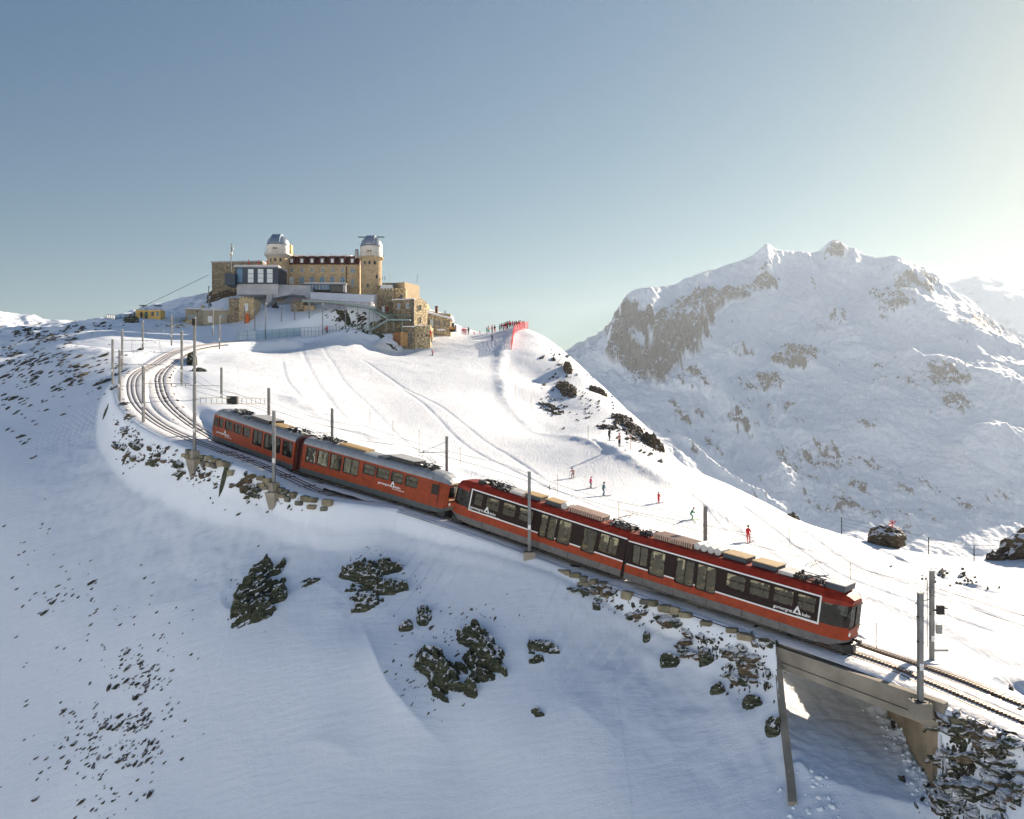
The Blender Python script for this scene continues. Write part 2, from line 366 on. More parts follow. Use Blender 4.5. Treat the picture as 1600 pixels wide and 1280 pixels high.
def snow_mat():
    m, n, l, b = newmat('snow')
    b.inputs['Roughness'].default_value = .62; b.inputs['Specular IOR Level'].default_value = .35
    geo = n.new('ShaderNodeNewGeometry'); pos = geo.outputs['Position']
    pis = n.new('ShaderNodeAttribute'); pis.attribute_name = 'piste'
    far = n.new('ShaderNodeAttribute'); far.attribute_name = 'far'
    t1 = nnode(n, l, 'ShaderNodeTexNoise', pos, 9.0, 6)
    t2 = nnode(n, l, 'ShaderNodeTexNoise', pos, .7, 6)
    wind = nnode(n, l, 'ShaderNodeTexNoise', mapn(n, l, pos, (.5, 2.6, 1.0), (0, 0, R(25))), 1.3, 5)
    # ski tracks on the piste: several sets of stretched lines
    trk = nnode(n, l, 'ShaderNodeTexNoise', mapn(n, l, pos, (1.5, .10, .4), (0, 0, R(32))), 1.6, 6, Distortion=1.2)
    trk2 = nnode(n, l, 'ShaderNodeTexNoise', mapn(n, l, pos, (1.3, .12, .4), (0, 0, R(58))), 1.5, 6, Distortion=2.2)
    w1 = mathn(n, l, 'ABSOLUTE', mathn(n, l, 'SUBTRACT', trk.outputs[0], .5))
    w2 = mathn(n, l, 'ABSOLUTE', mathn(n, l, 'SUBTRACT', trk2.outputs[0], .5))
    l1 = mathn(n, l, 'SUBTRACT', 1, mathn(n, l, 'MULTIPLY', w1, 26, clamp=True), clamp=True)
    l2 = mathn(n, l, 'SUBTRACT', 1, mathn(n, l, 'MULTIPLY', w2, 34, clamp=True), clamp=True)
    lines = mathn(n, l, 'MULTIPLY', mathn(n, l, 'MAXIMUM', l1, mathn(n, l, 'MULTIPLY', l2, .7)), pis.outputs['Fac'])
    h = mathn(n, l, 'MULTIPLY', t1.outputs[0], .02)
    h = mathn(n, l, 'MULTIPLY_ADD', t2.outputs[0], mathn(n, l, 'MULTIPLY_ADD', pis.outputs['Fac'], .05, .04), h)
    h = mathn(n, l, 'MULTIPLY_ADD', wind.outputs[0], mathn(n, l, 'MULTIPLY_ADD', pis.outputs['Fac'], -.02, .05), h)
    h = mathn(n, l, 'MULTIPLY_ADD', lines, -.07, h)
    bp = n.new('ShaderNodeBump'); bp.inputs['Distance'].default_value = 1.0; bp.inputs['Strength'].default_value = .75
    l.new(h, bp.inputs['Height']); l.new(bp.outputs[0], b.inputs['Normal'])
    ramp = n.new('ShaderNodeMix'); ramp.data_type = 'RGBA'; ramp.inputs[6].default_value = (.855, .915, .985, 1); ramp.inputs[7].default_value = (.775, .83, .90, 1)
    f = mathn(n, l, 'MULTIPLY_ADD', lines, .4, mathn(n, l, 'MULTIPLY', t2.outputs[0], .35), clamp=True)
    l.new(f, ramp.inputs[0]); l.new(ramp.outputs[2], b.inputs['Base Color'])
    return m
SNOW = snow_mat()

def rock_mat(name, dark, light, rust, snow_bias=.0, scale=1.0, strata=(1, 1, 4), srot=(0, 0, 0), snow_amt=1.0):
    """rock with snow lying on its ledges (by slope and by clumps)"""
    m, n, l, b = newmat(name)
    geo = n.new('ShaderNodeNewGeometry'); pos = geo.outputs['Position']
    st = nnode(n, l, 'ShaderNodeTexNoise', mapn(n, l, pos, strata, srot), 1.6*scale, 8, Distortion=.6)
    fn = nnode(n, l, 'ShaderNodeTexNoise', pos, 7*scale, 6)
    md = nnode(n, l, 'ShaderNodeTexNoise', pos, 1.1*scale, 6)
    cr = n.new('ShaderNodeValToRGB'); e = cr.color_ramp.elements
    e[0].position = .3; e[0].color = rgb(dark); e[1].position = .72; e[1].color = rgb(light)
    k = e.new(.52); k.color = rgb(rust)
    mixf = mathn(n, l, 'MULTIPLY_ADD', fn.outputs[0], .4, mathn(n, l, 'MULTIPLY', st.outputs[0], .6))
    l.new(mixf, cr.inputs[0])
    vo = nnode(n, l, 'ShaderNodeTexVoronoi', mapn(n, l, pos, strata, srot), 1.3*scale); vo.feature = 'DISTANCE_TO_EDGE'
    crack = mathn(n, l, 'MULTIPLY', vo.outputs[0], 9, clamp=True)
    sep = n.new('ShaderNodeSeparateXYZ'); l.new(geo.outputs['Normal'], sep.inputs[0])
    s = mathn(n, l, 'MULTIPLY_ADD', sep.outputs[2], 1.0, mathn(n, l, 'MULTIPLY_ADD', md.outputs[0], .9, mathn(n, l, 'MULTIPLY', fn.outputs[0], .5)))
    s = mathn(n, l, 'MULTIPLY', mathn(n, l, 'SUBTRACT', s, 1.48-snow_bias), 14, clamp=True)
    s = mathn(n, l, 'MULTIPLY', s, snow_amt)
    mx = n.new('ShaderNodeMix'); mx.data_type = 'RGBA'; l.new(s, mx.inputs[0]); l.new(cr.outputs[0], mx.inputs[6]); mx.inputs[7].default_value = (.86, .86, .87, 1)
    l.new(mx.outputs[2], b.inputs['Base Color']); b.inputs['Roughness'].default_value = .85; b.inputs['Specular IOR Level'].default_value = .25
    bp = n.new('ShaderNodeBump'); bp.inputs['Distance'].default_value = .22/scale; bp.inputs['Strength'].default_value = 1
    hh = mathn(n, l, 'MULTIPLY_ADD', crack, .35, mixf)
    l.new(hh, bp.inputs['Height']); l.new(bp.outputs[0], b.inputs['Normal'])
    return m
ROCK = rock_mat('schist_rock', (.018, .028, .022), (.22, .225, .15), (.07, .078, .048), .16, 1.0, (1, 1, 3.4), (R(28), R(20), 0))
ROCKS = rock_mat('small_rock', (.02, .023, .021), (.16, .15, .11), (.07, .065, .048), -.10, 3.0, (1, 1, 2.0), (R(20), R(25), 0))

# ------------------------------------------------------------------ near ground sheet
NU, ND = 1150, 900
u = np.tan(np.linspace(math.atan(-.95), math.atan(.95), NU))
D = 30*(330/30)**(np.linspace(0, 1, ND))
U, DD = np.meshgrid(u, D)
X = U*DD; Y = DD; Z = ground(X, Y); UG = u; DG = D; ZG = Z
PXg = 800+F*U; 
pist = sstep(3.2, 6.5, np.minimum(polyline_dist(X[::3, ::3], Y[::3, ::3], TL[::4])[0], 999)).reshape(X[::3, ::3].shape)
# how strongly skiers have tracked the snow: the far side of the railway, right of the station
pist = np.repeat(np.repeat(pist, 3, 0), 3, 1)[:ND, :NU]
rail_at = np.interp(PXg.ravel(), (800+F*TL[:, 0]/TL[:, 1])[:240][::-1], TL[:240, 1][::-1]).reshape(X.shape)
pist = pist*sstep(2, 6, Y-rail_at)*sstep(300, 380, PXg)
me = grid_mesh('snow_ground', X, Y, Z, {'piste': pist, 'far': DD/300}, [SNOW])
o = bpy.data.objects.new('snow_ground', me); COL.objects.link(o); tag(o, kind='structure')
# ------------------------------------------------------------------ far massif (distances in km while fitting)
MP = []
def dk_(D): return 3.3+(D-2.5)*.60 if D > 2.5 else D*1.32
def P3(px, py, D): return P(px, py, dk_(D))
def mg(*a):
    for px, py, D in a: X, Y, Z = P3(px, py, D); MP.append((X, Y, Z))
mg((880,552,8.2),(905,547,7.6),(930,532,7.0),(948,523,6.7),
   (962,488,6.25),(985,458,6.2),(1010,449,6.35),(1060,430,6.7),(1100,416,6.8),(1150,404,7.1),(1185,392,7.3),(1197,381,7.35),(1210,388,7.4),(1245,390,7.5),(1280,389,7.6),(1303,376,7.8),(1330,386,7.6),(1370,398,7.3),(1400,402,7.1),(1440,424,6.9),(1480,443,6.7),(1530,470,6.3),(1600,520,5.9),(1700,570,5.5))
mg((950,580,5.55),(1000,592,5.2),(1028,602,5.05),(1080,560,5.35),(1092,500,5.95),(1000,520,5.8),(1050,520,5.7),(1060,468,6.35),(1110,450,6.5),(1140,440,6.6))
mg((1200,450,6.8),(1200,520,6.1),(1250,560,5.5),(1260,620,4.7),(1200,690,3.9),(1150,620,4.7),(1150,760,3.2),(1300,810,2.7),(1250,830,2.55),(1400,760,3.1),(1480,650,3.9),(1600,570,4.8),(1600,700,3.4),(1600,850,2.4),(1400,600,4.9),(1390,500,6.1),(1500,520,5.7),(1480,580,5.0),(1330,450,6.9),(1320,540,5.8))
mg((1000,640,4.2),(1050,700,3.3),(940,600,5.2),(930,650,4.1),(900,640,4.3),(900,570,6.3),(850,580,6.0),(1100,740,2.85),(1400,850,2.3),(1500,860,2.3),(1050,640,4.3),(1080,600,4.8),(1110,590,4.95))
mg((700,640,7.0),(700,700,4.0),(500,680,5.0),(200,680,5.0),(700,1000,2.0),(1200,1000,1.9),(1600,1000,1.8),(300,1000,2.0),(2000,800,3.0),(2000,620,5.0),(-200,700,5.0),(-300,1000,2.0))
for px in (880,950,1050,1197,1303,1400,1500,1700):
    X_, Y_, Z_ = P3(px, 470, 9.2); MP.append((X_, Y_, .35))
for px in (-400, 0, 500, 800, 1100, 1500, 2100): X_, Y_, Z_ = P(px, 640, .7); MP.append((X_, Y_, -.33))
mt_rbf = RBF(MP, 1.0, 1e-4)
ML = [ # sharp ridges: points, width km, height km
 ([(962,490,6.2),(950,560,5.7)],.10,.03), ([(1197,383,7.3),(1190,420,7.0),(1175,445,6.7)],.12,.06),
 ([(1085,585,5.0),(1110,625,4.6),(1140,670,4.1),(1180,720,3.6),(1215,765,3.15),(1240,800,2.85)],.10,.10),
 ([(1035,685,3.5),(1100,725,3.0),(1165,768,2.75),(1235,806,2.6)],.03,.035),
 ([(1185,635,4.5),(1230,680,4.0),(1265,725,3.6)],.06,.05),
 ([(1400,570,5.2),(1460,600,4.8),(1520,620,4.4),(1600,640,4.1)],.15,.10),
 ([(1260,465,6.7),(1300,515,6.2),(1340,560,5.6)],.12,.08), ([(1380,480,6.4),(1420,490,6.2),(1470,520,5.8)],.15,.10),
 ([(1480,760,3.1),(1520,720,3.3),(1600,690,3.5)],.10,.07),([(1400,402,7.0),(1420,470,6.6)],.14,.06),
 ([(1120,425,6.75),(1165,440,6.6),(1180,455,6.5)],.08,.05),([(1500,480,6.2),(1560,530,5.7),(1600,580,5.2)],.1,.09) ]
ROCKY = [ # px,py,radius x,radius y,strength
 (985,500,38,52,1),(1010,560,45,38,1),(1060,520,42,60,1.1),(1100,455,42,30,1),(1140,440,30,20,.8),(1030,590,14,16,1),(1190,432,26,20,.9),(1195,400,12,14,.8),(1303,381,20,12,.8),
 (1245,560,36,18,1),(1160,550,22,14,.7),(1165,600,22,16,.6),(1205,600,30,16,.7),(1395,455,36,32,.8),(1430,425,40,20,.8),(1310,490,14,20,.7),(1460,590,55,30,.75),(1500,630,40,20,.55),
 (1540,480,40,40,.6),(1100,620,30,40,.45),(1150,660,50,50,.42),(1210,740,60,50,.4),(1300,770,60,50,.5),(1400,790,60,50,.5),(1340,745,70,30,.5),(1480,800,80,40,.3),(1060,590,40,20,.4),
 (1230,700,90,90,.3),(1120,700,60,40,.35),(1560,780,60,60,.25),(1320,660,60,50,.22),(1290,720,60,30,.4),(1070,650,50,30,.35),(1160,790,60,20,.35),(1390,590,30,20,.4) ]
FACE = [(953,522),(960,490),(985,456),(998,453),(1008,468),(1016,492),(1028,484),(1045,463),(1062,450),(1080,440),(1090,430),(1118,425),(1140,440),(1168,447),(1170,462),(1140,466),(1128,490),(1110,505),(1095,530),(1085,558),(1060,575),(1045,595),(1025,606),(1008,588),(985,577),(960,572),(948,558)]
def inpoly(px, py, poly):
    c = np.zeros(px.shape, bool); j = len(poly)-1
    for i in range(len(poly)):
        xi, yi = poly[i]; xj, yj = poly[j]; c ^= ((yi > py) != (yj > py)) & (px < (xj-xi)*(py-yi)/(yj-yi+1e-9)+xi); j = i
    return c
SKY = [(800,600),(850,565),(880,550),(905,545),(925,533),(948,519),(953,505),(960,490),(968,478),(975,465),(985,456),(997,451),(1010,449),(1040,447),(1057,444),(1070,435),(1085,430),(1100,424),(1120,420),(1140,412),(1155,408),(1175,400),(1187,390),(1197,380),(1204,383),(1212,389),(1230,392),(1250,393),(1270,395),(1281,392),(1288,385),(1297,377),(1305,374),(1315,378),(1325,386),(1335,387),(1350,397),(1370,403),(1385,401),(1395,399),(1405,401),(1415,407),(1430,412),(1445,418),(1460,428),(1470,435),(1480,443),(1490,455),(1505,461),(1520,470),(1540,490),(1560,505),(1580,520),(1600,530),(1700,570)]
def massif(X, Y, fine=True):
    h = mt_rbf(X, Y); px = 800+F*X/Y
    for pts, w, a in ML:
        L = catmull([P3(*t) for t in pts], .04); m = (X > L[:, 0].min()-.6) & (X < L[:, 0].max()+.6) & (Y > L[:, 1].min()-.6) & (Y < L[:, 1].max()+.6)
        d, z, k = polyline_dist(X[m], Y[m], L); fade = np.clip((np.minimum(k, len(L)-1-k)+1)/4.0, 0, 1)
        h[m] += a*fade*np.exp(-np.abs(d/w)**1.3)
    amp = np.clip(Y/5, .3, 1.2)
    wx = X+.12*fbm(X*2, Y*2, 3, 7); wy = Y+.12*fbm(X*2+9, Y*2, 3, 8)
    h = h+amp*(.075*ridged(wx*1.5, wy*1.1, 5, 3)+.014*ridged(wx*4.5, wy*2.2, 4, 13)+.035*fbm(wx*.9, wy*.9, 3, 19))
    py = 640-F*h/Y
    face = inpoly(px+9*fbm(X*9, Y*9, 3, 401), py+9*fbm(X*9+5, Y*9, 3, 402), FACE)
    rk = np.zeros_like(h)
    for cx, cy, rx, ry, s in ROCKY:
        q = ((px-cx)/rx)**2+((py-cy)/ry)**2; rk = np.maximum(rk, s*np.clip(1.35-q, 0, 1)**.6)
    rk = np.maximum(rk*.86, face*(.80+.75*fbm(X*8, Y*2.2, 4, 421)+.35*(ridged(X*6+.3*wx, Y*1.6, 4, 411)-.3))); h = h+face*(.11*ridged(X*6+.3*wx, Y*1.6, 4, 411)+.04*ridged(X*15, Y*5, 4, 412)-.05)
    nz = fbm(wx*9, wy*4, 5, 23)+.55*fbm(X*24, Y*6, 4, 24); n2 = ridged(X*26, Y*18, 4, 29)
    h = h+np.clip(rk+nz*.5, 0, 1)*(.045*n2*amp+.02*ridged(X*11, Y*6, 3, 37))+.002*amp*ridged(X*40, Y*30, 3, 43)
    rock = np.clip((rk*1.15+nz*1.05+.45*fbm(X*45, Y*25, 4, 67)-.62)*6, 0, 1)
    return h, rock
NUm, NDm = 900, 620
u = np.concatenate([np.linspace(-1.3, .02, 90), np.linspace(.025, .70, NUm-120), np.linspace(.71, 1.6, 30)])
Dm = np.concatenate([.27+(2.0-.27)*np.linspace(0, 1, 40)**1.5, np.linspace(2.02, 7.4, NDm-40)])
U, DD = np.meshgrid(u, Dm); Xm = U*DD; Ym = DD
Zm, rock_a = massif(Xm.ravel(), Ym.ravel()); Zm = Zm.reshape(Xm.shape); rock_a = rock_a.reshape(Xm.shape)
rat = Zm/Ym; vis = (Ym > 3.2) & (Ym < 6.75); top = np.where(vis, rat, -9).max(0); pxs = 800+F*u
want = (640-np.interp(pxs, [q[0] for q in SKY], [q[1] for q in SKY]))/F+.0012*fbm(pxs/6, pxs*0, 3, 77)
dlt = np.where((pxs > 840) & (pxs < 1690), want-top, 0); sm = lambda a: np.convolve(np.pad(a, 2, 'edge'), np.ones(5)/5, 'valid')
dlt = sm(dlt); Zm = Zm+dlt[None]*Ym*sstep(.55, .96, (rat-.0)/np.maximum(top[None], .05))*vis
near_f = sstep(2.6, 1.4, Ym); Zm = Zm*(1-near_f)+np.minimum(Zm, -.33)*near_f
def massif_mat():
    m, n, l, b = newmat('massif_snow_and_rock')
    geo = n.new('ShaderNodeNewGeometry'); pos = geo.outputs['Position']
    at = n.new('ShaderNodeAttribute'); at.attribute_name = 'rock'
    nz = nnode(n, l, 'ShaderNodeTexNoise', pos, .035, 9); n2 = nnode(n, l, 'ShaderNodeTexNoise', mapn(n, l, pos, (1, 1, .35)), .012, 9)
    sep = n.new('ShaderNodeSeparateXYZ'); l.new(geo.outputs['Normal'], sep.inputs[0])
    f = mathn(n, l, 'MULTIPLY_ADD', nz.outputs[0], 1.6, mathn(n, l, 'MULTIPLY_ADD', sep.outputs[2], -1.0, mathn(n, l, 'MULTIPLY', n2.outputs[0], 1.2)))
    f = mathn(n, l, 'MULTIPLY', mathn(n, l, 'SUBTRACT', f, .45), 13, clamp=True)
    f = mathn(n, l, 'MULTIPLY', f, at.outputs['Fac'])
    cr = n.new('ShaderNodeValToRGB'); e = cr.color_ramp.elements
    e[0].position = .35; e[0].color = (.018, .020, .025, 1); e[1].position = .7; e[1].color = (.085, .082, .082, 1)
    l.new(n2.outputs[0], cr.inputs[0])
    mx = n.new('ShaderNodeMix'); mx.data_type = 'RGBA'; l.new(f, mx.inputs[0]); mx.inputs[6].default_value = (.87, .92, .985, 1); l.new(cr.outputs[0], mx.inputs[7])
    l.new(mx.outputs[2], b.inputs['Base Color']); b.inputs['Roughness'].default_value = .8; b.inputs['Specular IOR Level'].default_value = .2
    bp = n.new('ShaderNodeBump'); bp.inputs['Distance'].default_value = 30; bp.inputs['Strength'].default_value = .8
    hh = mathn(n, l, 'MULTIPLY_ADD', nz.outputs[0], .5, n2.outputs[0])
    l.new(hh, bp.inputs['Height']); l.new(bp.outputs[0], b.inputs['Normal'])
    return m
MASS = massif_mat()
me = grid_mesh('mountain_massif', Xm*1000, Ym*1000, Zm*1000, {'rock': rock_a}, [MASS])
o = bpy.data.objects.new('mountain_massif', me); COL.objects.link(o); tag(o, kind='structure')
# second, more distant summit behind the right shoulder
u = np.linspace(.45, .95, 160); Df = np.linspace(9.6, 13.0, 60); U, DD = np.meshgrid(u, Df); Xf = U*DD
sky_py = np.interp(800+F*U, [1376, 1450, 1480, 1530, 1570, 1600, 1700, 2000], [520, 462, 441, 430, 434, 442, 470, 520])
Zf = (640-sky_py)/F*11.6*(1-((DD-11.6)/3.4)**2*1.5)+.03*ridged(Xf*1.1, DD*1.1, 4, 5)+.012*fbm(Xf*4, DD*4, 4, 9)-.02
rkf = np.clip(fbm(Xf*3, DD*6, 4, 41)*3-.9, 0, 1)
me = grid_mesh('distant_peak', Xf*1000, DD*1000, Zf*1000, {'rock': rkf}, [MASS])
o = bpy.data.objects.new('distant_peak', me); COL.objects.link(o); tag(o, kind='structure')
# haze
hz = MB(); hz.box(-14200, 14200, -14200, 14200, -2300, 1750)
m, n, l, b = newmat('haze_air'); n.remove(b)
pv = n.new('ShaderNodeVolumePrincipled'); pv.inputs['Density'].default_value = 4.0e-5; pv.inputs['Color'].default_value = (.76, .87, 1.0, 1); pv.inputs['Anisotropy'].default_value = .35
l.new(pv.outputs[0], n['Material Output'].inputs['Volume'])
o = hz.build('haze', m); tag(o, kind='stuff')
# ------------------------------------------------------------------ shared materials
STEEL = mat('galvanised_steel', (.30, .31, .31), .5, .5, .10, 2)
MAST = mat('weathered_mast', (.22, .225, .22), .7, .1, .15, 1.2)
CONC = mat('concrete', (.27, .245, .20), .9, 0, .16, .6, .02, 9)
CONC_S = mat('stained_concrete', (.30, .24, .16), .9, 0, .22, .45, .03, 5)
RAILM = mat('rail_steel', (.17, .13, .10), .45, .6, .15, 4)
DARK = mat('dark_metal', (.025, .027, .03), .5, .3, .1, 5)
BLACK = mat('black_rubber', (.012, .012, .013), .6, 0, .1, 5)
GREYM = mat('grey_metal', (.17, .18, .18), .5, .3, .1, 3)
WHITE = mat('white_paint', (.78, .78, .77), .4, 0, .04, 3)
WIRE = mat('copper_wire', (.10, .09, .075), .5, .6, .05, 3)
def dirty_snow(name, amt, col=(.42, .38, .33)):
    m, n, l, b = newmat(name); geo = n.new('ShaderNodeNewGeometry'); pos = geo.outputs['Position']
    t = nnode(n, l, 'ShaderNodeTexNoise', pos, 2.2, 7); t2 = nnode(n, l, 'ShaderNodeTexNoise', pos, 12, 4)
    f = mathn(n, l, 'MULTIPLY', mathn(n, l, 'SUBTRACT', mathn(n, l, 'MULTIPLY_ADD', t2.outputs[0], .4, mathn(n, l, 'MULTIPLY', t.outputs[0], .8)), 1-amt), 6, clamp=True)
    mx = n.new('ShaderNodeMix'); mx.data_type = 'RGBA'; l.new(f, mx.inputs[0]); mx.inputs[6].default_value = (.86, .86, .865, 1); mx.inputs[7].default_value = rgb(col)
    l.new(mx.outputs[2], b.inputs['Base Color']); b.inputs['Roughness'].default_value = .65; b.inputs['Specular IOR Level'].default_value = .3
    bp = n.new('ShaderNodeBump'); bp.inputs['Distance'].default_value = .06; l.new(mathn(n, l, 'ADD', t.outputs[0], mathn(n, l, 'MULTIPLY', t2.outputs[0], .3)), bp.inputs['Height']); l.new(bp.outputs[0], b.inputs['Normal'])
    return m
BED = dirty_snow('track_snow', .16, (.60, .56, .52))
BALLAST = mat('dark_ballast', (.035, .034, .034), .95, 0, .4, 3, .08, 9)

def frames(L):
    t = np.gradient(L, axis=0); n = np.stack([-t[:, 1], t[:, 0]], 1); n /= np.linalg.norm(n, axis=1)[:, None]
    return n                                  # points to the right hand or left hand side of the line in plan
def ribbon(L, prof, dz=0.0):
    n = frames(L); X = L[:, None, 0]+n[:, None, 0]*prof[None, :, 0]; Y = L[:, None, 1]+n[:, None, 1]*prof[None, :, 0]
    Z = L[:, None, 2]+prof[None, :, 1]+dz; return X, Y, Z
def sweep(mb, L, off, w, z0, z1):
    n = frames(L); vs = []; fs = []
    for i, p in enumerate(L):
        for a, z in ((off-w/2, z0), (off+w/2, z0), (off+w/2, z1), (off-w/2, z1)): vs.append((p[0]+n[i, 0]*a, p[1]+n[i, 1]*a, p[2]+z))
    for i in range(len(L)-1):
        for k in range(4): fs.append((4*i+k, 4*i+(k+1) % 4, 4*i+4+(k+1) % 4, 4*i+4+k))
    mb.add(vs, fs)
bedprof = np.array([(-1.9,-.24),(-1.6,-.10),(-1.1,-.05),(-.64,-.045),(-.56,-.09),(-.44,-.09),(-.37,-.05),(-.16,-.06),(-.10,-.09),(.10,-.09),(.16,-.06),(.37,-.05),(.44,-.09),(.56,-.09),(.64,-.045),(1.1,-.05),(1.6,-.10),(1.9,-.24)])
def track(L, dz, label, group='railway tracks through the snow'):
    X, Y, Z = ribbon(L, bedprof, dz); Z = Z+.035*fbm(X*1.1, Y*1.1, 3, 101)*(np.abs(bedprof[None, :, 0]) > .6)
    me = grid_mesh('track_snow_bed', X, Y, Z, {}, [BED]); o = bpy.data.objects.new('track_snow_bed', me); COL.objects.link(o); tag(o, kind='structure')
    c = L[len(L)//2]; root = empty('railway_track', tuple(c)); tag(root, label, 'railway track', group)
    Ti = Matrix.Translation(-Vector(c))
    if len(L[L[:, 1] < 64]) < 4: pass
    for off in (-.5, .5):
        mb = MB(); sweep(mb, L, off, .065, -.16, -.045); mb.build('rail', RAILM, root, M=Ti)
    mb = MB(); n = frames(L); nr = L[L[:, 1] < 64]; fr = L[L[:, 1] >= 63]
    (sweep(mb, nr, -.045, .03, -.16, .02), sweep(mb, nr, .045, .03, -.16, .02)) if len(nr) > 3 else None
    if len(fr) > 3: sweep(mb, fr, 0, .06, -.16, -.03)
    acc = 0.0                                 # teeth of the rack
    for i in range(len(L)-1):
        if L[i, 1] > 62: continue
        seg = L[i+1]-L[i]; ln = np.linalg.norm(seg); q = -acc % .2
        while q < ln:
            p = L[i]+seg*q/ln; d = seg/ln
            mb.obox((p[0], p[1], p[2]+.035), Vector(d)*.05, Vector((n[i, 0], n[i, 1], 0))*.05, (0, 0, .035)); q += .2
        acc += ln
    mb.build('rack_rail', RAILM, root, M=Ti)
    mb = MB()                                 # sleeper ends that show through the snow
    for i in range(2, len(L)-2, 1):
        if L[i, 1] < 75 and random.random() < .15:
            d = (L[i+1]-L[i]); d /= np.linalg.norm(d); mb.obox((L[i, 0], L[i, 1], L[i, 2]-.09), Vector(d)*.1, Vector((n[i, 0], n[i, 1], 0))*.9, (0, 0, .035))
    if mb.v: tag(mb.build('sleepers', RAILM, root, M=Ti), kind='stuff')
    return root
track(TL, 0, 'main rack railway track on which the red train stands, running down to the right')
track(NL, -.012, 'outer rack track curving round the snowy bend in front of the train')
track(RL, -.02, 'second rack track beside the train, behind the front pole at lower right')

def strip_patch(name, L, o0, o1, amp, fx, thr, matl, seed, step=.18, kind='stuff', wid=60, end_fade=True, label=None, cat=None):
    """ragged band of stones or gravel along a line: noise relief that breaks through the snow"""
    s = np.concatenate([[0], np.cumsum(np.linalg.norm(np.diff(L[:, :2], axis=0), axis=1))]); S = np.arange(0, s[-1], step)
    Lx = np.interp(S, s, L[:, 0]); Ly = np.interp(S, s, L[:, 1]); LL = np.stack([Lx, Ly, Ly*0], 1); n = frames(LL)
    O = np.linspace(o0, o1, wid); X = Lx[:, None]+n[:, None, 0]*O; Y = Ly[:, None]+n[:, None, 1]*O; SS = np.repeat(S[:, None], wid, 1); OO = np.repeat(O[None], len(S), 0)
    h = ground(X, Y)
    nz = ridged(SS*fx, OO*fx*1.3, 4, seed)+.55*fbm(SS*.25, OO*.5, 3, seed+5)-thr
    w = np.clip((OO-o0)/(.25*(o1-o0)+1e-6), 0, 1)*np.clip((o1-OO)/(.3*(o1-o0)+1e-6), 0, 1)
    if end_fade: w = w*np.clip(np.minimum(SS, S[-1]-SS)/2.0, 0, 1)
    Z = h+amp*(nz*w-(1-w)*.4); Z = np.clip(Z, h-.5, h+amp*1.2)
    me = grid_mesh(name, X, Y, Z, {}, [matl], smooth=False); o = bpy.data.objects.new(name, me); COL.objects.link(o)
    return tag(o, label, cat, kind=kind)
# dark ballast swept clear under the coaches
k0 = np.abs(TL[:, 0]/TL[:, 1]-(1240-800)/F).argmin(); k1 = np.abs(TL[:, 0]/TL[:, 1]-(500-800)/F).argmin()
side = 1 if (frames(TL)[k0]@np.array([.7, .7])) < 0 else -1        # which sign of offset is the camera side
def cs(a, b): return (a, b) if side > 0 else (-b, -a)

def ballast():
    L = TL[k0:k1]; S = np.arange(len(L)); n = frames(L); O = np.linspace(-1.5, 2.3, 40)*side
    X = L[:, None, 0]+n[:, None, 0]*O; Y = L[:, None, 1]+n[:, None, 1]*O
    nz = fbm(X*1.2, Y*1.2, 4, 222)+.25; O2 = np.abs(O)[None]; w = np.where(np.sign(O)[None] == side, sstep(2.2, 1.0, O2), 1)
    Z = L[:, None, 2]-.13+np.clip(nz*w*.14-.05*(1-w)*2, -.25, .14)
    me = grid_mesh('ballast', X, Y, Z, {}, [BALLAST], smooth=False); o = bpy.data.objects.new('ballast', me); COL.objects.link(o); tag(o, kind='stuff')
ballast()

# ------------------------------------------------------------------ underpass: deck, side walls, corner walls
def V3(x, y, z): return Vector((x, y, z))
br = empty('railway_underpass', (18, 45, -18)); tag(br, 'grey concrete ski underpass beneath the tracks at lower right, lit snow inside', 'underpass')
BM = Matrix.Translation((-18, -45, 18))
A = V3(15.15, 48.9, -14.1); B = V3(21.75, 41.2, -14.95)
dirn = (B-A); dirn.z = 0; dirn.normalize(); nb = V3(-dirn.y, dirn.x, 0)    # away from the camera
if nb.y < 0: nb = -nb
def dz_at(p): t = (p-A).dot(dirn)/(B-A).to_2d().length; return A.z+(B.z-A.z)*t
mb = MB()
def wedge(mb, a, b, th, z0a, z0b, z1a, z1b, nrm, mi=0):
    """wall from a to b with thickness th along nrm, bottoms z0, tops z1"""
    o_ = nrm*th; vs = [(a.x, a.y, z0a), (b.x, b.y, z0b), (b.x, b.y, z1b), (a.x, a.y, z1a), (a.x+o_.x, a.y+o_.y, z0a), (b.x+o_.x, b.y+o_.y, z0b), (b.x+o_.x, b.y+o_.y, z1b), (a.x+o_.x, a.y+o_.y, z1a)]
    mb.add(vs, [(0,1,2,3),(5,4,7,6),(0,4,5,1),(3,2,6,7),(0,3,7,4),(1,5,6,2)], mi)
wedge(mb, A, B, .45, A.z-1.02, B.z-1.30, A.z+.16, B.z+.14, nb); mb.build('edge_beam', CONC, br, M=BM)
mb = MB(); wedge(mb, A+nb*.02-nb*.16, B-nb*.14, .14, A.z-.95, B.z-1.22, A.z-.62, B.z-.82, nb); mb.build('beam_ledge', CONC, br, M=BM)
mb = MB()                                     # deck slab reaching under both tracks
dk = [(15.2, 49.4), (21.8, 41.9), (22.8, 49.2), (15.5, 56.4)]
def deckz(x, y): d, z, k = polyline_dist(np.array([x]), np.array([y]), TL); return float(z[0])
mb.prism(dk, -.62, -.30, zf=lambda x, y: deckz(x, y) if (V3(x, y, 0)-A).dot(nb) < 3 else deckz(x, y)-.75); mb.build('deck_slab', CONC, br, M=BM)
gx = np.linspace(0, 1, 60); gy = np.linspace(0, 1, 60); GX, GY = np.meshgrid(gx, gy); q = np.array(dk)
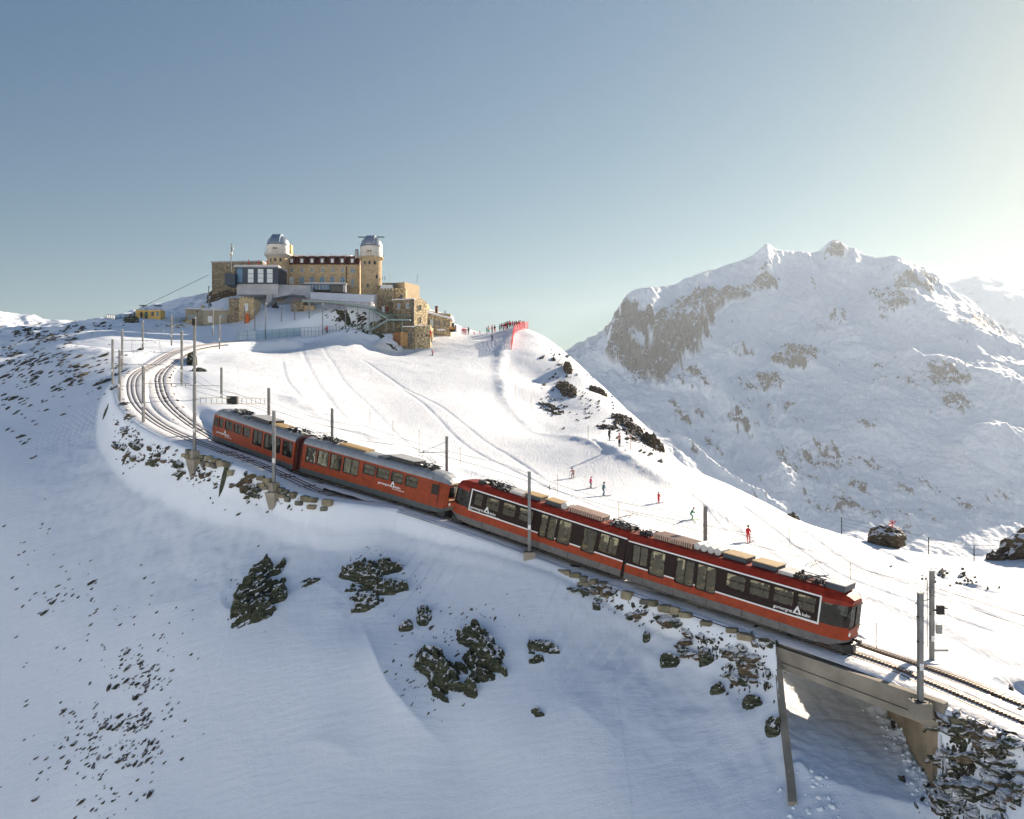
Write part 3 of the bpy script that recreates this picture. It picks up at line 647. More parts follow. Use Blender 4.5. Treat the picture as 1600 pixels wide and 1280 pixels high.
PXY = ((1-GX)[..., None]*(1-GY)[..., None]*q[0]+GX[..., None]*(1-GY)[..., None]*q[1]+GX[..., None]*GY[..., None]*q[2]+(1-GX)[..., None]*GY[..., None]*q[3])
d, z, k = polyline_dist(PXY[..., 0], PXY[..., 1], TL); z = z.reshape(GX.shape); d2, z2, k2 = polyline_dist(PXY[..., 0], PXY[..., 1], RL); d = d.reshape(GX.shape); z2 = z2.reshape(GX.shape); d2 = d2.reshape(GX.shape); z = z+(z2-z)*sstep(-1.2, 1.2, d-d2)
zz = z-.16-.10*0+.07*fbm(PXY[..., 0], PXY[..., 1], 4, 71); edge = np.minimum(np.minimum(GX, 1-GX), np.minimum(GY, 1-GY)); zz = zz-.10*(edge < .02)
me = grid_mesh('deck_snow', PXY[..., 0], PXY[..., 1], zz, {'piste': zz*0}, [SNOW]); o = bpy.data.objects.new('deck_snow', me); COL.objects.link(o); tag(o, kind='structure')
# left wing wall (its top shows), right inner wall, corner pier
mb = MB(); ys = np.linspace(40.8, 48.9, 14); xs = np.interp(ys, [p[1] for p in TR_L], [p[0] for p in TR_L])
zt = ground(xs-.35, ys)+.22; zt = np.minimum(zt, np.interp(ys, [40.8, 48.9], [zt[0], -14.3]))
for i in range(13): wedge(mb, V3(xs[i]-.12, ys[i], 0), V3(xs[i+1]-.12, ys[i+1], 0), .42, -22, -22, zt[i], zt[i+1], V3(1, -.1, 0))
mb.build('wing_wall', CONC, br, M=BM)
mb = MB(); wedge(mb, V3(15.2, 48.9, 0), V3(15.6, 56.5, 0), -.4, -20, -18.5, -14.7, -14.1, V3(1, 0, 0)); mb.build('abutment_wall', CONC, br, M=BM)
rw = [(21.32, 41.95), (22.1, 46.8), (22.25, 51.2)]
for i, (a, b) in enumerate(zip(rw[:-1], rw[1:])):
    mb = MB(); wedge(mb, V3(*a, 0), V3(*b, 0), .5, -22, -22, -15.5, -15.5, V3(1, -.1, 0)); mb.build('inner_wall', CONC_S, br, M=BM)
mb = MB(); mb.box(21.28, 21.80, 41.50, 42.0, -22.5, -16.3); mb.build('end_pier', CONC_S, br, M=BM)
mb = MB(); mb.box(21.86, 22.28, 40.85, 41.3, -17.2, -15.35); mb.build('corner_pier', CONC, br, M=BM)
# loose snow lumps in the underpass
mb = MB()
for i in range(260):
    t = random.random(); y = 39+t*12
    if random.random() < .6: x = np.interp(y, [p[1] for p in TR_R], [p[0] for p in TR_R])-abs(random.gauss(0, .5))-.2
    else: x = np.interp(y, [p[1] for p in TR_L], [p[0] for p in TR_L])+abs(random.gauss(0, .5)); y = 37.5+random.random()*5
    z = gz(x, y); r = random.uniform(.05, .2); c = Vector((x, y, z)); vs = []
    for d_ in ((1,0,0),(-1,0,0),(0,1,0),(0,-1,0),(0,0,1),(0,0,-1)): vs.append(c+Vector(d_)*r*random.uniform(.7, 1.2))
    mb.add(vs, [(0,2,4),(2,1,4),(1,3,4),(3,0,4),(2,0,5),(1,2,5),(3,1,5),(0,3,5)])
tag(mb.build('snow_lumps', SNOW, smooth=True), kind='stuff')

# ------------------------------------------------------------------ overhead-line masts
def on_edge(px, off=2.65):
    t = OLt[:, :2]/np.linalg.norm(OLt[:, :2], axis=1)[:, None]; E = np.stack([OL[:, 0]-t[:, 1]*off, OL[:, 1]+t[:, 0]*off, OL[:, 2]], 1)
    E = E[OL[:, 1] < 100]; i = np.abs(E[:, 0]/E[:, 1]-(px-800)/F).argmin(); return E[i]
def mast(px, ytop, ybase, D, label, w=.24, base=None, arms=(), ybury=0, name='catenary_mast', cat='railway mast', group='masts along the railway', extra=None):
    if D == 'edge': e_ = on_edge(px); D = e_[1]; ybase = 640-F*(e_[2]-.05)/D
    x, y, zb = P(px, ybase, D); zt = (640-ytop)/F*D; H = zt-zb
    r = empty(name, (x, y, zb)); tag(r, label, cat, group)
    mb = MB(); n = 4
    # H section: two flanges and lattice battens
    for s in (-1, 1): mb.box(-w/2, w/2, s*w/2-.03, s*w/2+.03, -ybury, H)
    mb.box(-w*.3, w*.3, -w/2+.03, w/2-.03, -ybury, H-.01)
    mb.build('pole', MAST, r)
    c = MB(); c.box(-w*.6, w*.6, -w*.65, w*.65, H, H+.06); c.build('cap', STEEL, r)
    m3 = MB(); m3.box(-w*.45, w*.45, -w/2-.05, -w/2-.03, 1.6, 1.95); m3.build('number_plate', WHITE, r)
    for zz in (.30, .55, .78): m3 = MB(); m3.box(-w*.62, w*.62, -w*.62, w*.62, H*zz, H*zz+.05); m3.build('clamp_band', DARK, r)
    for a in arms:                           # (dx, dy, z fraction, kind)
        dx, dy, zf, kind = a; m2 = MB(); z = H*zf
        m2.tube((0, 0, z), (dx, dy, z+.05), .035, 5)
        if kind == 'stay': m2.tube((0, 0, z+.9), (dx*.9, dy*.9, z+.05), .02, 4)
        if kind == 'curve': m2.tube((dx, dy, z+.05), (dx*1.12, dy*1.12, z-.25), .03, 5)
        m2.tube((dx*.82, dy*.82, z-.14), (dx*.82, dy*.82, z+.2), .05, 6)
        m2.build('cantilever_arm', STEEL, r)
    if base == 'block':
        b = MB(); b.box(-.42, .42, -.42, .42, -.75, .0); b.build('concrete_base', CONC, r)
        b = MB(); b.box(-.2, .2, -.2, .2, .0, .05)
        for sx in (-1, 1):
            for sy in (-1, 1): b.tube((sx*.3, sy*.3, 0), (sx*.3, sy*.3, .14), .025, 5)
        b.build('base_plate', DARK, r)
    if base == 'corbel':
        b = MB(); b.lathe((0, 0, 0), [(0, .0), (.46, 0), (.44, -.75), (0, -.75)], 4); b.build('concrete_base', CONC, r)
        b = MB(); b.lathe((0, 0, 0), [(0, -.76), (.78, -.78), (.74, -.95), (.30, -2.7), (0, -2.8)], 5); b.build('corbel', CONC, r)
    if extra: extra(r, H)
    return r
def signal_extra(r, H):
    m2 = MB(); m2.box(.22, .62, -.3, -.05, H*.56, H*.56+.55); m2.box(.05, .24, -.2, -.12, H*.56+.2, H*.56+.3); m2.build('signal_head', BLACK, r)
    m2 = MB()
    m2.box(.6, .78, -.38, -.1, H*.56+.38, H*.56+.44); m2.build('visor', BLACK, r)
    m2 = MB(); m2.box(.2, .5, -.25, -.05, H*.36, H*.36+.55); m2.build('cabinet', STEEL, r)
    m2 = MB(); m2.box(.1, .95, -.12, -.02, H*.17, H*.17+.14); m2.build('number_board', STEEL, r)
    m2 = MB(); m2.tube((-.28, 0, 1.2), (-.28, 0, H-.5), .03, 5); m2.build('conduit', STEEL, r)
def xing(r, H):
    m2 = MB(); m2.box(-.22, .22, -.3, -.12, H-.9, H-.1); m2.build('signal_head', BLACK, r)
A1 = (1.9, 1.6, .80, 'stay')
mast(1438, 928, 1096, 41.6, 'thick grey mast standing on the concrete end block of the underpass', .22, 'block')
mast(1456, 893, 1043, 49.5, 'mast with black signal lamp and grey cabinet, rightmost railway mast', .21, 'block', [(-1.9, -1.7, .72, 'stay')], extra=signal_extra)
mast(1102, 792, 930, 58.0, 'grey mast rising behind the middle of the front coach with skiers behind', .22, None, [(-1.7, -1.9, .38, 'stay')])
mast(827, 738, 862, 59.3, 'mast in front of the train at the dark doors of the front railcar', .22, 'block', [(1.9, 2.3, .77, 'curve')])
mast(698, 683, 800, 70.5, 'mast behind the coupling between the two railcars', .22, None, [(-2.2, -2.0, .80, 'stay')])
mast(519, 639, 738, 78.0, 'mast behind the grey roof of the rear railcar, left of the piste edge', .22, None, [(-2.4, -2.0, .62, 'straight')])
mast(428, 643, 748, 'edge', 'mast on a pointed concrete corbel in front of the last coach', .22, 'corbel')
pA = mast(304, 602, 703, 'edge', 'left leg of the lattice gantry on a tall tapering concrete corbel', .22, 'corbel')
pB = mast(420, 607, 690, 86.0, 'right leg of the lattice gantry, standing behind the last coach roof', .24)
mast(224, 573, 660, 84.5, 'mast on the outer edge of the track bend, directly above the stone bank', .22, None, [(3.6, 3.0, .70, 'curve')])
mast(346, 575, 640, 101, 'mast behind the rear end of the train with an arm pointing left', .22, None, [(-5.0, -1.0, .57, 'curve')])
mast(284, 518, 601, 107, 'mast on the inside of the upper bend beside the snowy black rock', .22, None, [(-3.6, -1.8, .59, 'curve')])
mast(304, 497, 628, 98.5, 'tallest mast, with a black signal box at its top, above the gantry', .24, None, [(-3.2, 0, .90, 'straight')], extra=xing)
mast(187, 548, 627, 93, 'mast at the left rim of the bend standing on the dark rocks', .2, None, [(4.6, 1.0, .72, 'curve')])
mast(176, 531, 601, 103, 'leftmost mast of all, at the rim of the snow plateau', .2, None, [(3.0, .5, .73, 'straight')])
mast(191, 516, 578, 115, 'second mast behind the leftmost one, with a long arm to the right', .2, None, [(3.8, 1.0, .74, 'curve')])
mast(223, 502, 552, 138, 'mast on the plateau below the yellow railcar', .2, None, [(4.0, .5, .72, 'straight')])
mast(268, 492, 540, 150, 'mast on the plateau just right of the yellow railcar', .2, None, [(4.6, .5, .7, 'straight')])
mast(343, 494, 546, 146, 'mast beside the upper track below the small stone tower', .2)
mast(333, 484, 524, 170, 'mast in front of the flat roofed station hut', .2)
mast(382, 479, 520, 186, 'mast beside the fenced platform in front of the stone tower', .2)
# lattice gantry beam between the two legs
a = Vector(P(304, 626, pA.location.y)); b = Vector(P(420, 627, 86.0)); g0 = empty('gantry_beam', tuple((a+b)/2)); tag(g0, 'thin lattice gantry beam spanning the tracks above the rear coach', 'gantry beam')
GM = Matrix.Translation(-(a+b)/2); mb = MB()
for s in (.28, -.28): mb.bar(a+V3(0, 0, s), b+V3(0, 0, s), .08, .08)
mb.build('chord', MAST, g0, M=GM); mb = MB()
for i in range(1, 15):
    c = a.lerp(b, i/15); mb.tube(c+V3(0, 0, -.25), c+V3(0, 0, .25), .025, 4)
mb.build('batten', MAST, g0, M=GM)
c = a.lerp(b, .47); mb = MB(); mb.box(c.x-.5, c.x+.5, c.y-.25, c.y+.25, c.z-.35, c.z+.45); mb.build('switch_box', BLACK, g0, M=GM)
# contact and carrier wires hung over the tracks
def hang(L, z, r=.012, nsp=26, sag=.25, d0=30, d1=170):
    out = []; sub = L[(L[:, 1] > d0) & (L[:, 1] < d1)]
    for i in range(0, len(sub), 4):
        k = (i % nsp)/nsp; out.append((sub[i, 0], sub[i, 1], sub[i, 2]+z-4*sag*k*(1-k)))
    return out
for L, nm in ((TL, 'main track'), (RL, 'second track at lower right'), (NL, 'outer track on the bend')):
    mb = MB(); mb.poly(hang(L, 4.75, sag=.05), .013, 4); o = mb.build('contact_wire', WIRE); tag(o, 'thin overhead contact wire above the '+nm, 'overhead wire', 'overhead wires')
    if nm != 'second track at lower right':
        mb = MB(); mb.poly(hang(L, 5.5, sag=.35), .010, 4); o = mb.build('carrier_wire', WIRE); tag(o, 'sagging carrier wire just above the contact wire of the '+nm, 'overhead wire', 'overhead wires')
a = Vector(P(222, 480, 188)); b = Vector(P(325, 430, 215)); mb = MB(); mb.tube(a, b, .05, 4); tag(mb.build('cable', WIRE), 'slanting cable from the yellow railcar up to the stone annex', 'cable')
# ------------------------------------------------------------------ trains
ORANGE = mat('orange_red_paint', (.30, .042, .010), .5, 0, .12, 2.5, spec=.25)
ORANGE2 = mat('deep_orange_paint', (.28, .045, .012), .5, 0, .12, 2.5, spec=.25)
CRIM = mat('crimson_roof_paint', (.25, .024, .010), .5, 0, .16, 3, spec=.25)
BAND = mat('dark_window_band', (.022, .012, .011), .5, 0, .12, 3, spec=.15)
SKIRT = mat('grey_skirt', (.12, .12, .12), .6, .1, .14, 3)
SKIRT2 = mat('dark_skirt', (.055, .075, .082), .6, .1, .14, 3)
ROOFG = mat('grey_roof', (.30, .33, .36), .5, .1, .08, 2)
BROWN = mat('bellows', (.06, .012, .01), .8, 0, .2, 6)
SEAT = mat('seat_fabric', (.24, .19, .12), .8, 0, .2, 4)
INNER = mat('interior_lining', (.42, .40, .34), .7, 0, .08, 2)
FLOORM = mat('train_floor', (.12, .12, .11), .8, 0, .1, 2)
TAN = mat('tan_lid', (.40, .27, .12), .6, 0, .1, 3)
BLUEBOX = mat('dark_blue_box', (.03, .045, .065), .5, .1, .1, 3)
LIGHTG = mat('light_grey_box', (.45, .46, .46), .5, .2, .1, 3)
COPPER = mat('pinkish_resistor', (.42, .30, .25), .5, .5, .2, 8)
LAMP = mat('headlight_glass', (.75, .78, .8), .1, 0, .02, 3)
CREAM = mat('cream_frame', (.62, .48, .30), .5, 0, .05, 3)
def glass_mat(name, tint=(.62, .63, .56), refl=.22, gc=(.75, .77, .75)):
    m, n, l, b = newmat(name); n.remove(b); geo = n.new('ShaderNodeNewGeometry')
    tr = n.new('ShaderNodeBsdfTransparent'); tr.inputs[0].default_value = rgb(tint)
    gl = n.new('ShaderNodeBsdfGlossy'); gl.inputs['Roughness'].default_value = .06; gl.inputs[0].default_value = rgb(gc)
    t = nnode(n, l, 'ShaderNodeTexNoise', geo.outputs['Position'], .9, 3); bp = n.new('ShaderNodeBump'); bp.inputs['Distance'].default_value = .06; l.new(t.outputs[0], bp.inputs['Height']); l.new(bp.outputs[0], gl.inputs['Normal'])
    fr = n.new('ShaderNodeFresnel'); fr.inputs[0].default_value = 1.5
    fac = mathn(n, l, 'ADD', fr.outputs[0], refl, clamp=True); mx = n.new('ShaderNodeMixShader'); l.new(fac, mx.inputs[0]); l.new(tr.outputs[0], mx.inputs[1]); l.new(gl.outputs[0], mx.inputs[2])
    l.new(mx.outputs[0], n['Material Output'].inputs['Surface']); return m
GLASS = glass_mat('train_glass', (.62, .62, .56), .0, (.6, .62, .6)); GLASSD = glass_mat('cab_glass', (.16, .18, .18), .02, (.35, .37, .38))

def car_matrix(i):                           # local x forward (downhill), y to the far side, z up
    a = Vector(CARAX[i+1]); b = Vector(CARAX[i]); x = (b-a); L = x.length; x.normalize(); y = Vector((0, 0, 1)).cross(x).normalized(); z = x.cross(y)
    M = Matrix((x, y, z)).transposed().to_4x4(); M.translation = (a+b)/2; return M, L

def rounded_rect_frame(mb, x0, x1, z0, z1, y, w, r=.12, th=.02, s=-1, n=4):
    def loop(x0, x1, z0, z1, r):
        pts = []
        for cx, cz, a0 in ((x1-r, z1-r, 0), (x0+r, z1-r, 90), (x0+r, z0+r, 180), (x1-r, z0+r, 270)):
            for k in range(n+1): t = R(a0+90*k/n); pts.append((cx+r*math.cos(t), cz+r*math.sin(t)))
        return pts
    o = loop(x0, x1, z0, z1, r); i = loop(x0+w, x1-w, z0+w, z1-w, max(r-w*.5, .02)); k = len(o)
    vs = [(x, y+s*th, z) for x, z in o]+[(x, y+s*th, z) for x, z in i]+[(x, y, z) for x, z in o]+[(x, y, z) for x, z in i]
    fs = [(a, (a+1) % k, k+(a+1) % k, k+a) for a in range(k)]+[(2*k+a, 2*k+(a+1) % k, (a+1) % k, a) for a in range(k)]+[(k+a, k+(a+1) % k, 3*k+(a+1) % k, 3*k+a) for a in range(k)]
    mb.add(vs, fs)

def side_wall(mb, x0, x1, z0, z1, wins, y, th, zcol):
    """boxes filling a wall around its openings; zcol: [(zlow, zhigh, material index)]"""
    ws = sorted(wins); xs = [x0]
    def fill(a, b, lo, hi):
        if b-a < 1e-4: return
        for l_, h_, mi in zcol:
            p, q = max(lo, l_), min(hi, h_)
            if q-p > 1e-4: mb.box(a, b, min(y, y+th), max(y, y+th), p, q, mi)
    cur = x0
    for wx0, wx1, zb, zt in ws:
        fill(cur, wx0, z0, z1); fill(wx0, wx1, z0, zb); fill(wx0, wx1, zt, z1); cur = wx1
    fill(cur, x1, z0, z1)

def loft(mb, secs, mats_by_level, cap_mat=None):
    """secs: [(x, [(halfwidth, z)...])] ; mirrored; mats_by_level per level strip; last section closed"""
    k = len(secs[0][1]); vs = []
    for x, pr in secs:
        for j, (hw, z) in enumerate(pr): vs.append((x-(pr_x(j, x) if False else 0), -hw, z))
        for hw, z in pr: vs.append((x, hw, z))
    for i in range(len(secs)-1):
        for j in range(k-1):
            a = i*2*k+j; b = (i+1)*2*k+j; mb.add([vs[a], vs[b], vs[b+1], vs[a+1]], [(0, 1, 2, 3)], mats_by_level[j])
            a += k; b += k; mb.add([vs[a], vs[a+1], vs[b+1], vs[b]], [(0, 1, 2, 3)], mats_by_level[j])
        # top
        a = i*2*k+k-1; b = (i+1)*2*k+k-1; mb.add([vs[a], vs[b], vs[b+k], vs[a+k]], [(0, 1, 2, 3)], mats_by_level[-1])
    e = (len(secs)-1)*2*k
    for j in range(k-1): mb.add([vs[e+j], vs[e+k+j], vs[e+k+j+1], vs[e+j+1]], [(0, 1, 2, 3)], (cap_mat or mats_by_level)[j])

def pantograph(parent, x, z, h=1.0, flip=1):
    mb = MB()
    for s in (-.5, .5):
        mb.tube((x-.55*flip, s*.5, z+.1), (x+.55*flip, s*.35, z+h*.5), .03, 5); mb.tube((x+.55*flip, s*.35, z+h*.5), (x-.35*flip, s*.5, z+h), .022, 5)
    for dx in (-.18, .12):
        mb.poly([(x-.35*flip+dx, -.85, z+h-.12), (x-.35*flip+dx, -.6, z+h+.03), (x-.35*flip+dx, .6, z+h+.03), (x-.35*flip+dx, .85, z+h-.12)], .028, 5)
    mb.tube((x-.4*flip, -.55, z+h), (x-.4*flip, .55, z+h), .02, 4)
    o = mb.build('pantograph', STEEL, parent)
    m2 = MB(); m2.box(x-.85, x+.85, -.62, -.54, z+.02, z+.1); m2.box(x-.85, x+.85, .54, .62, z+.02, z+.1); m2.box(x-.8, x-.6, -.6, .6, z+.02, z+.12); m2.box(x+.6, x+.8, -.6, .6, z+.02, z+.12)
    for sx in (-.75, .75):
        for sy in (-.5, .5): m2.tube((x+sx, sy, z-.12), (x+sx, sy, z+.05), .06, 6)
    m2.build('pantograph_base', DARK, parent); return o

def txt(s, size, loc, parent, m, near=True, name='lettering', ext=.004):
    cu = bpy.data.curves.new(name, 'FONT'); cu.body = s; cu.size = size; cu.extrude = ext; cu.resolution_u = 2; cu.offset = .004
    o = bpy.data.objects.new(name, cu); COL.objects.link(o); dg = bpy.context.evaluated_depsgraph_get(); dg.update()
    me = bpy.data.meshes.new_from_object(o.evaluated_get(dg)); bpy.data.objects.remove(o); bpy.data.curves.remove(cu)
    me.materials.clear(); me.materials.append(m); q = bpy.data.objects.new(name, me); COL.objects.link(q); q.parent = parent
    q.location = loc; q.rotation_euler = (R(90), 0, 0) if near else (R(90), 0, R(180)); return q

def logo(body, x, z, W, hw=1.32, sc=1.0):
    for near in (True, False):
        s = 1 if near else -1; y = -s*(hw+.03); x0 = x if near else x+W
        a = txt('gornergrat', .27*sc, (x0, y, z), body, WHITE, near); a.data.update()
        w1 = max(v.co.x for v in a.data.vertices)
        mb = MB(); c = x0+s*(w1+.28*sc)
        mb.add([(c-.26*sc, y, z), (c+.26*sc, y, z), (c+.02*sc, y, z+.5*sc), (c-.06*sc, y, z+.42*sc), (c-.26*sc, y+.01*s, z), (c+.26*sc, y+.01*s, z), (c+.02*sc, y+.01*s, z+.5*sc), (c-.06*sc, y+.01*s, z+.42*sc)], [(0,1,2,3),(4,5,6,7),(0,1,5,4),(1,2,6,5),(2,3,7,6),(3,0,4,7)])
        mb.build('mountain_emblem', WHITE, body)
        mb = MB(); mb.add([(c-.1*sc, y-.01*s, z+.07), (c+.12*sc, y-.01*s, z+.07), (c+.01*sc, y-.01*s, z+.3*sc)], [(0, 1, 2)]); mb.build('emblem_shade', BAND, body)
        txt('bahn', .27*sc, (x0+s*(w1+.58*sc), y, z), body, WHITE, near)
        mb = MB(); xx = x0+s*(w1+.3*sc)
        for k in range(9): mb.box(min(xx, xx+s*.1*sc), max(xx, xx+s*.1*sc), y-.004, y+.004, z-.14*sc, z-.09*sc); xx += s*.135*sc
        mb.build('small_print', WHITE, body)

def make_body(root, M, L, wins, style, cab, rgap=.33):
    """one coach; style 'new' or 'old'; cab = +1 front, -1 rear; wins: (x0,x1,zb,zt,bar)"""
    h = L/2; hw = 1.32
    c0 = -h+(.2 if cab < 0 else rgap); c1 = h-(.2 if cab > 0 else rgap)
    nose = 1.55
    s0 = c0+(nose if cab < 0 else 0); s1 = c1-(nose if cab > 0 else 0)      # extent of the straight side
    body = MB()
    if style == 'new':
        mats_ = [SKIRT, ORANGE, BAND, CRIM, WHITE, GLASSD]; zc = [(.36, .82, 0), (.82, 1.40, 1), (1.40, 3.06, 2)]
        rt = 3.06; ztop = 3.5
        roofp = [(-hw, rt), (-1.02, 3.44), (-.85, 3.50), (.85, 3.50), (1.02, 3.44), (hw, rt)]; rm = 3
    else:
        mats_ = [SKIRT2, ORANGE2, ORANGE2, ROOFG, WHITE, GLASSD]; zc = [(.36, .78, 0), (.78, 2.82, 1)]
        rt = 2.82; ztop = 3.42
        roofp = [(-hw, rt), (-1.27, 3.02), (-1.13, 3.2), (-.9, 3.33), (-.5, 3.42), (.5, 3.42), (.9, 3.33), (1.13, 3.2), (1.27, 3.02), (hw, rt)]; rm = 3
    w4 = [w[:4] for w in wins if w[0] > s0 and w[1] < s1]
    side_wall(body, s0, s1, .36, rt, w4, -hw, .06, zc); side_wall(body, s0, s1, .36, rt, w4, hw, -.06, zc)
    mats_.append(FLOORM); body.box(s0, s1, -hw+.06, hw-.06, .92, 1.0, 6)
    B = body.build('coach_body', mats_, root, M=M)
    r = MB(); r.extrude_x(roofp, s0, s1, 0); r.build('roof', CRIM if style == 'new' else ROOFG, B, smooth=False)
    u = MB(); u.box(s0, s1, -hw+.07, hw-.07, rt-.1, rt-.03); u.build('ceiling', INNER, B)
    # interior: seat pairs, grab poles
    u = MB(); x = s0+.5
    while x < s1-.5:
        for yy in (-1, 1):
            ya, yb = sorted((yy*1.2, yy*.32)); u.box(x, x+.42, ya, yb, 1.35, 1.45); u.box(x-.06, x+.03, ya, yb, 1.4, 2.12)
        x += .82
    u.build('seats', SEAT, B)
    u = MB(); u.box(c0+.05 if cab > 0 else s0, (c0+.1) if cab > 0 else s0+.05, -hw+.1, hw-.1, 1.0, rt-.05); u.build('partition', INNER, B)
    # gangway end wall
    e = MB(); ge = c0 if cab > 0 else c1
    e.add([(ge, y, z) for y, z in [(-hw, .36)]+roofp+[(hw, .36)]], [tuple(range(len(roofp)+2))]); e.build('end_wall', CRIM if style == 'new' else ORANGE2, B)
    if style == 'old' or True:
        g_ = MB(); ga, gb = (ge-rgap-.02, ge) if cab > 0 else (ge, ge+rgap+.02)
        k = 5
        for i in range(k):
            a = ga+(gb-ga)*i/k; b = ga+(gb-ga)*(i+.75)/k; q = [(y*.90, .5+(z-.5)*.96) for y, z in [(-hw, .45)]+roofp+[(hw, .45)]]; g_.extrude_x(q, a, b)
        g_.build('gangway_bellows', BROWN if style == 'old' else BLACK, B)
    # panes
    for x0, x1, zb, zt, bar in wins:
        if not (x0 > s0 and x1 < s1): continue
        for s in (-1, 1):
            p = MB(); ya, yb = sorted((s*(hw-.05), s*(hw-.035))); p.box(x0, x1, ya, yb, zb, zt); q = p.build('window', GLASS, B)
            f = MB(); rounded_rect_frame(f, x0-.03, x1+.03, zb-.03, zt+.03, s*hw, .055, .13, .016, s)
            if bar: f.box(x0, x1, min(s*hw, s*(hw-.03)), max(s*hw, s*(hw-.03)), (zb+zt)/2+.02, (zb+zt)/2+.06)
            if x1-x0 > 1.25 and not bar: f.box((x0+x1)/2-.02, (x0+x1)/2+.02, min(s*hw, s*(hw-.02)), max(s*hw, s*(hw-.02)), zb, zt)
            f.build('window_frame', BLACK if style == 'old' else BAND, B)
    if style == 'new':                       # white outline round the dark band, broken by the low windows
        for s in (-1, 1):
            y0, y1 = sorted((s*hw, s*(hw+.022))); f = MB(); low = sorted([w for w in wins if w[2] < 1.4])
            f.box(s0+.12, s1-.02, y0, y1, 3.00, 3.09); cur = s0+.12
            for w in low: f.box(cur, w[0]-.04, y0, y1, 1.40, 1.49) if w[0]-.04 > cur else None; cur = w[1]+.04
            f.box(cur, s1-.02, y0, y1, 1.40, 1.49)
            ex = (s1-.11) if cab > 0 else s0+.12; f.box(ex, ex+.09, y0, y1, 1.49, 3.0); f.build('white_outline', WHITE, B)
            f = MB()
            for xx in np.arange(s0+1.5, s1-1, 2.45): f.box(xx, xx+.02, y0, y1-.012 if s > 0 else y1, .38, .80)
            f.build('panel_joint', DARK, B)
    # cab nose
    ce = c1 if cab > 0 else c0; d = 1 if cab > 0 else -1; b0 = ce-d*nose
    n_ = MB()
    if style == 'new':
        lv = [.40, .82, 1.45, 1.55, 2.78, 3.06, 3.50]
        A0 = [(hw, .40), (hw, .82), (hw, 1.45), (hw, 1.55), (hw, 2.78), (hw, 3.06), (.85, 3.50)]
        A1_ = [(1.24, .42), (1.28, .82), (1.28, 1.45), (1.27, 1.55), (1.24, 2.78), (1.22, 3.06), (.80, 3.47)]
        A2_ = [(1.00, .62), (1.06, .82), (1.08, 1.45), (1.07, 1.55), (1.00, 2.78), (.96, 3.02), (.70, 3.32)]
        A3_ = [(.70, .72), (.80, .84), (.84, 1.45), (.83, 1.55), (.74, 2.78), (.72, 2.95), (.5, 3.10)]
        secs = [(b0, A0), (b0+d*.62, A1_), (b0+d*1.22, A2_), (b0+d*1.52, A3_)]; ml = [0, 1, 1, 5, 3, 3, 3]
    else:
        A0 = [(hw, .40), (hw, .78), (hw, 1.6), (hw, 1.66), (hw, 2.55), (hw, 2.82), (1.0, 3.3), (.5, 3.42)]
        A1_ = [(1.26, .42), (1.29, .78), (1.29, 1.6), (1.29, 1.66), (1.27, 2.55), (1.25, 2.8), (.95, 3.22), (.5, 3.36)]
        A2_ = [(1.10, .55), (1.14, .80), (1.15, 1.6), (1.14, 1.66), (1.08, 2.55), (1.04, 2.75), (.8, 3.0), (.4, 3.12)]
        A3_ = [(.92, .62), (.98, .92), (.98, 1.6), (.97, 1.66), (.90, 2.52), (.86, 2.66), (.6, 2.78), (.3, 2.84)]
        secs = [(b0, A0), (b0+d*.75, A1_), (b0+d*1.25, A2_), (b0+d*1.5, A3_)]; ml = [0, 1, 1, 1, 1, 3, 3, 3]
    loft(n_, secs, ml, [0, 1, 1, 5, 3 if style == 'new' else 1, 3, 3, 3]); n_.build('cab_nose', mats_, B)
    m2 = MB()
    for s in (-1, 1): m2.tube((ce-d*.16, s*.66, 1.15), (ce-d*.0, s*.66, 1.15), .12, 12)
    m2.build('headlight', LAMP, B)
    m2 = MB(); m2.box(min(ce-d*.08, ce+d*.01), max(ce-d*.08, ce+d*.01), -.035, .035, 1.5, 2.78); m2.box(min(ce-d*.05, ce+d*.015), max(ce-d*.05, ce+d*.015), -.84, .84, 2.72, 2.80); m2.box(min(ce-d*.05, ce+d*.02), max(ce-d*.05, ce+d*.02), -.84, .84, 1.44, 1.52)
    m2.build('windscreen_frame', BAND if style == 'new' else CREAM, B)
    if style == 'old':
        xa = b0+d*.12; xb = b0+d*.68
        for s in (-1, 1):
            f = MB(); f.box(min(xa, xb), max(xa, xb), min(s*1.25, s*1.335), max(s*1.25, s*1.335), 1.75, 2.55); f.build('cab_door_window', GLASSD, B)
        f = MB()
        for s in (-1, 1):
            for xx in (xa-.05*d, xb+.06*d): f.box(min(xx, xx+.02), max(xx, xx+.02), min(s*1.3, s*1.335), max(s*1.3, s*1.335), .95, 2.7)
            f.tube((xb+.12*d, s*1.36, 1.2), (xb+.12*d, s*1.36, 2.2), .02, 5)
        f.build('door_edge', DARK, B)
    m2 = MB()                               # snow plough, coupler, hoses
    m2.box(min(ce-d*.9, ce-d*.15), max(ce-d*.9, ce-d*.15), -.95, .95, .16, .5); m2.add([(ce-d*.15, -.95, .1), (ce+d*.18, -.2, .1), (ce+d*.18, .2, .1), (ce-d*.15, .95, .1), (ce-d*.15, -.95, .55), (ce+d*.1, -.2, .5), (ce+d*.1, .2, .5), (ce-d*.15, .95, .55)], [(0,1,5,4),(1,2,6,5),(2,3,7,6),(4,5,6,7),(0,3,2,1)])
    m2.tube((ce-d*.1, 0, .75), (ce+d*.35, 0, .72), .08, 8); m2.box(min(ce+d*.3, ce+d*.45), max(ce+d*.3, ce+d*.45), -.14, .14, .6, .84)
    for s in (-1, 1): m2.poly([(ce, s*.35, .8), (ce+d*.3, s*.38, .45), (ce+d*.5, s*.3, .5)], .025, 5)
    m2.build('coupler', DARK, B)
    # running gear
    m2 = MB()
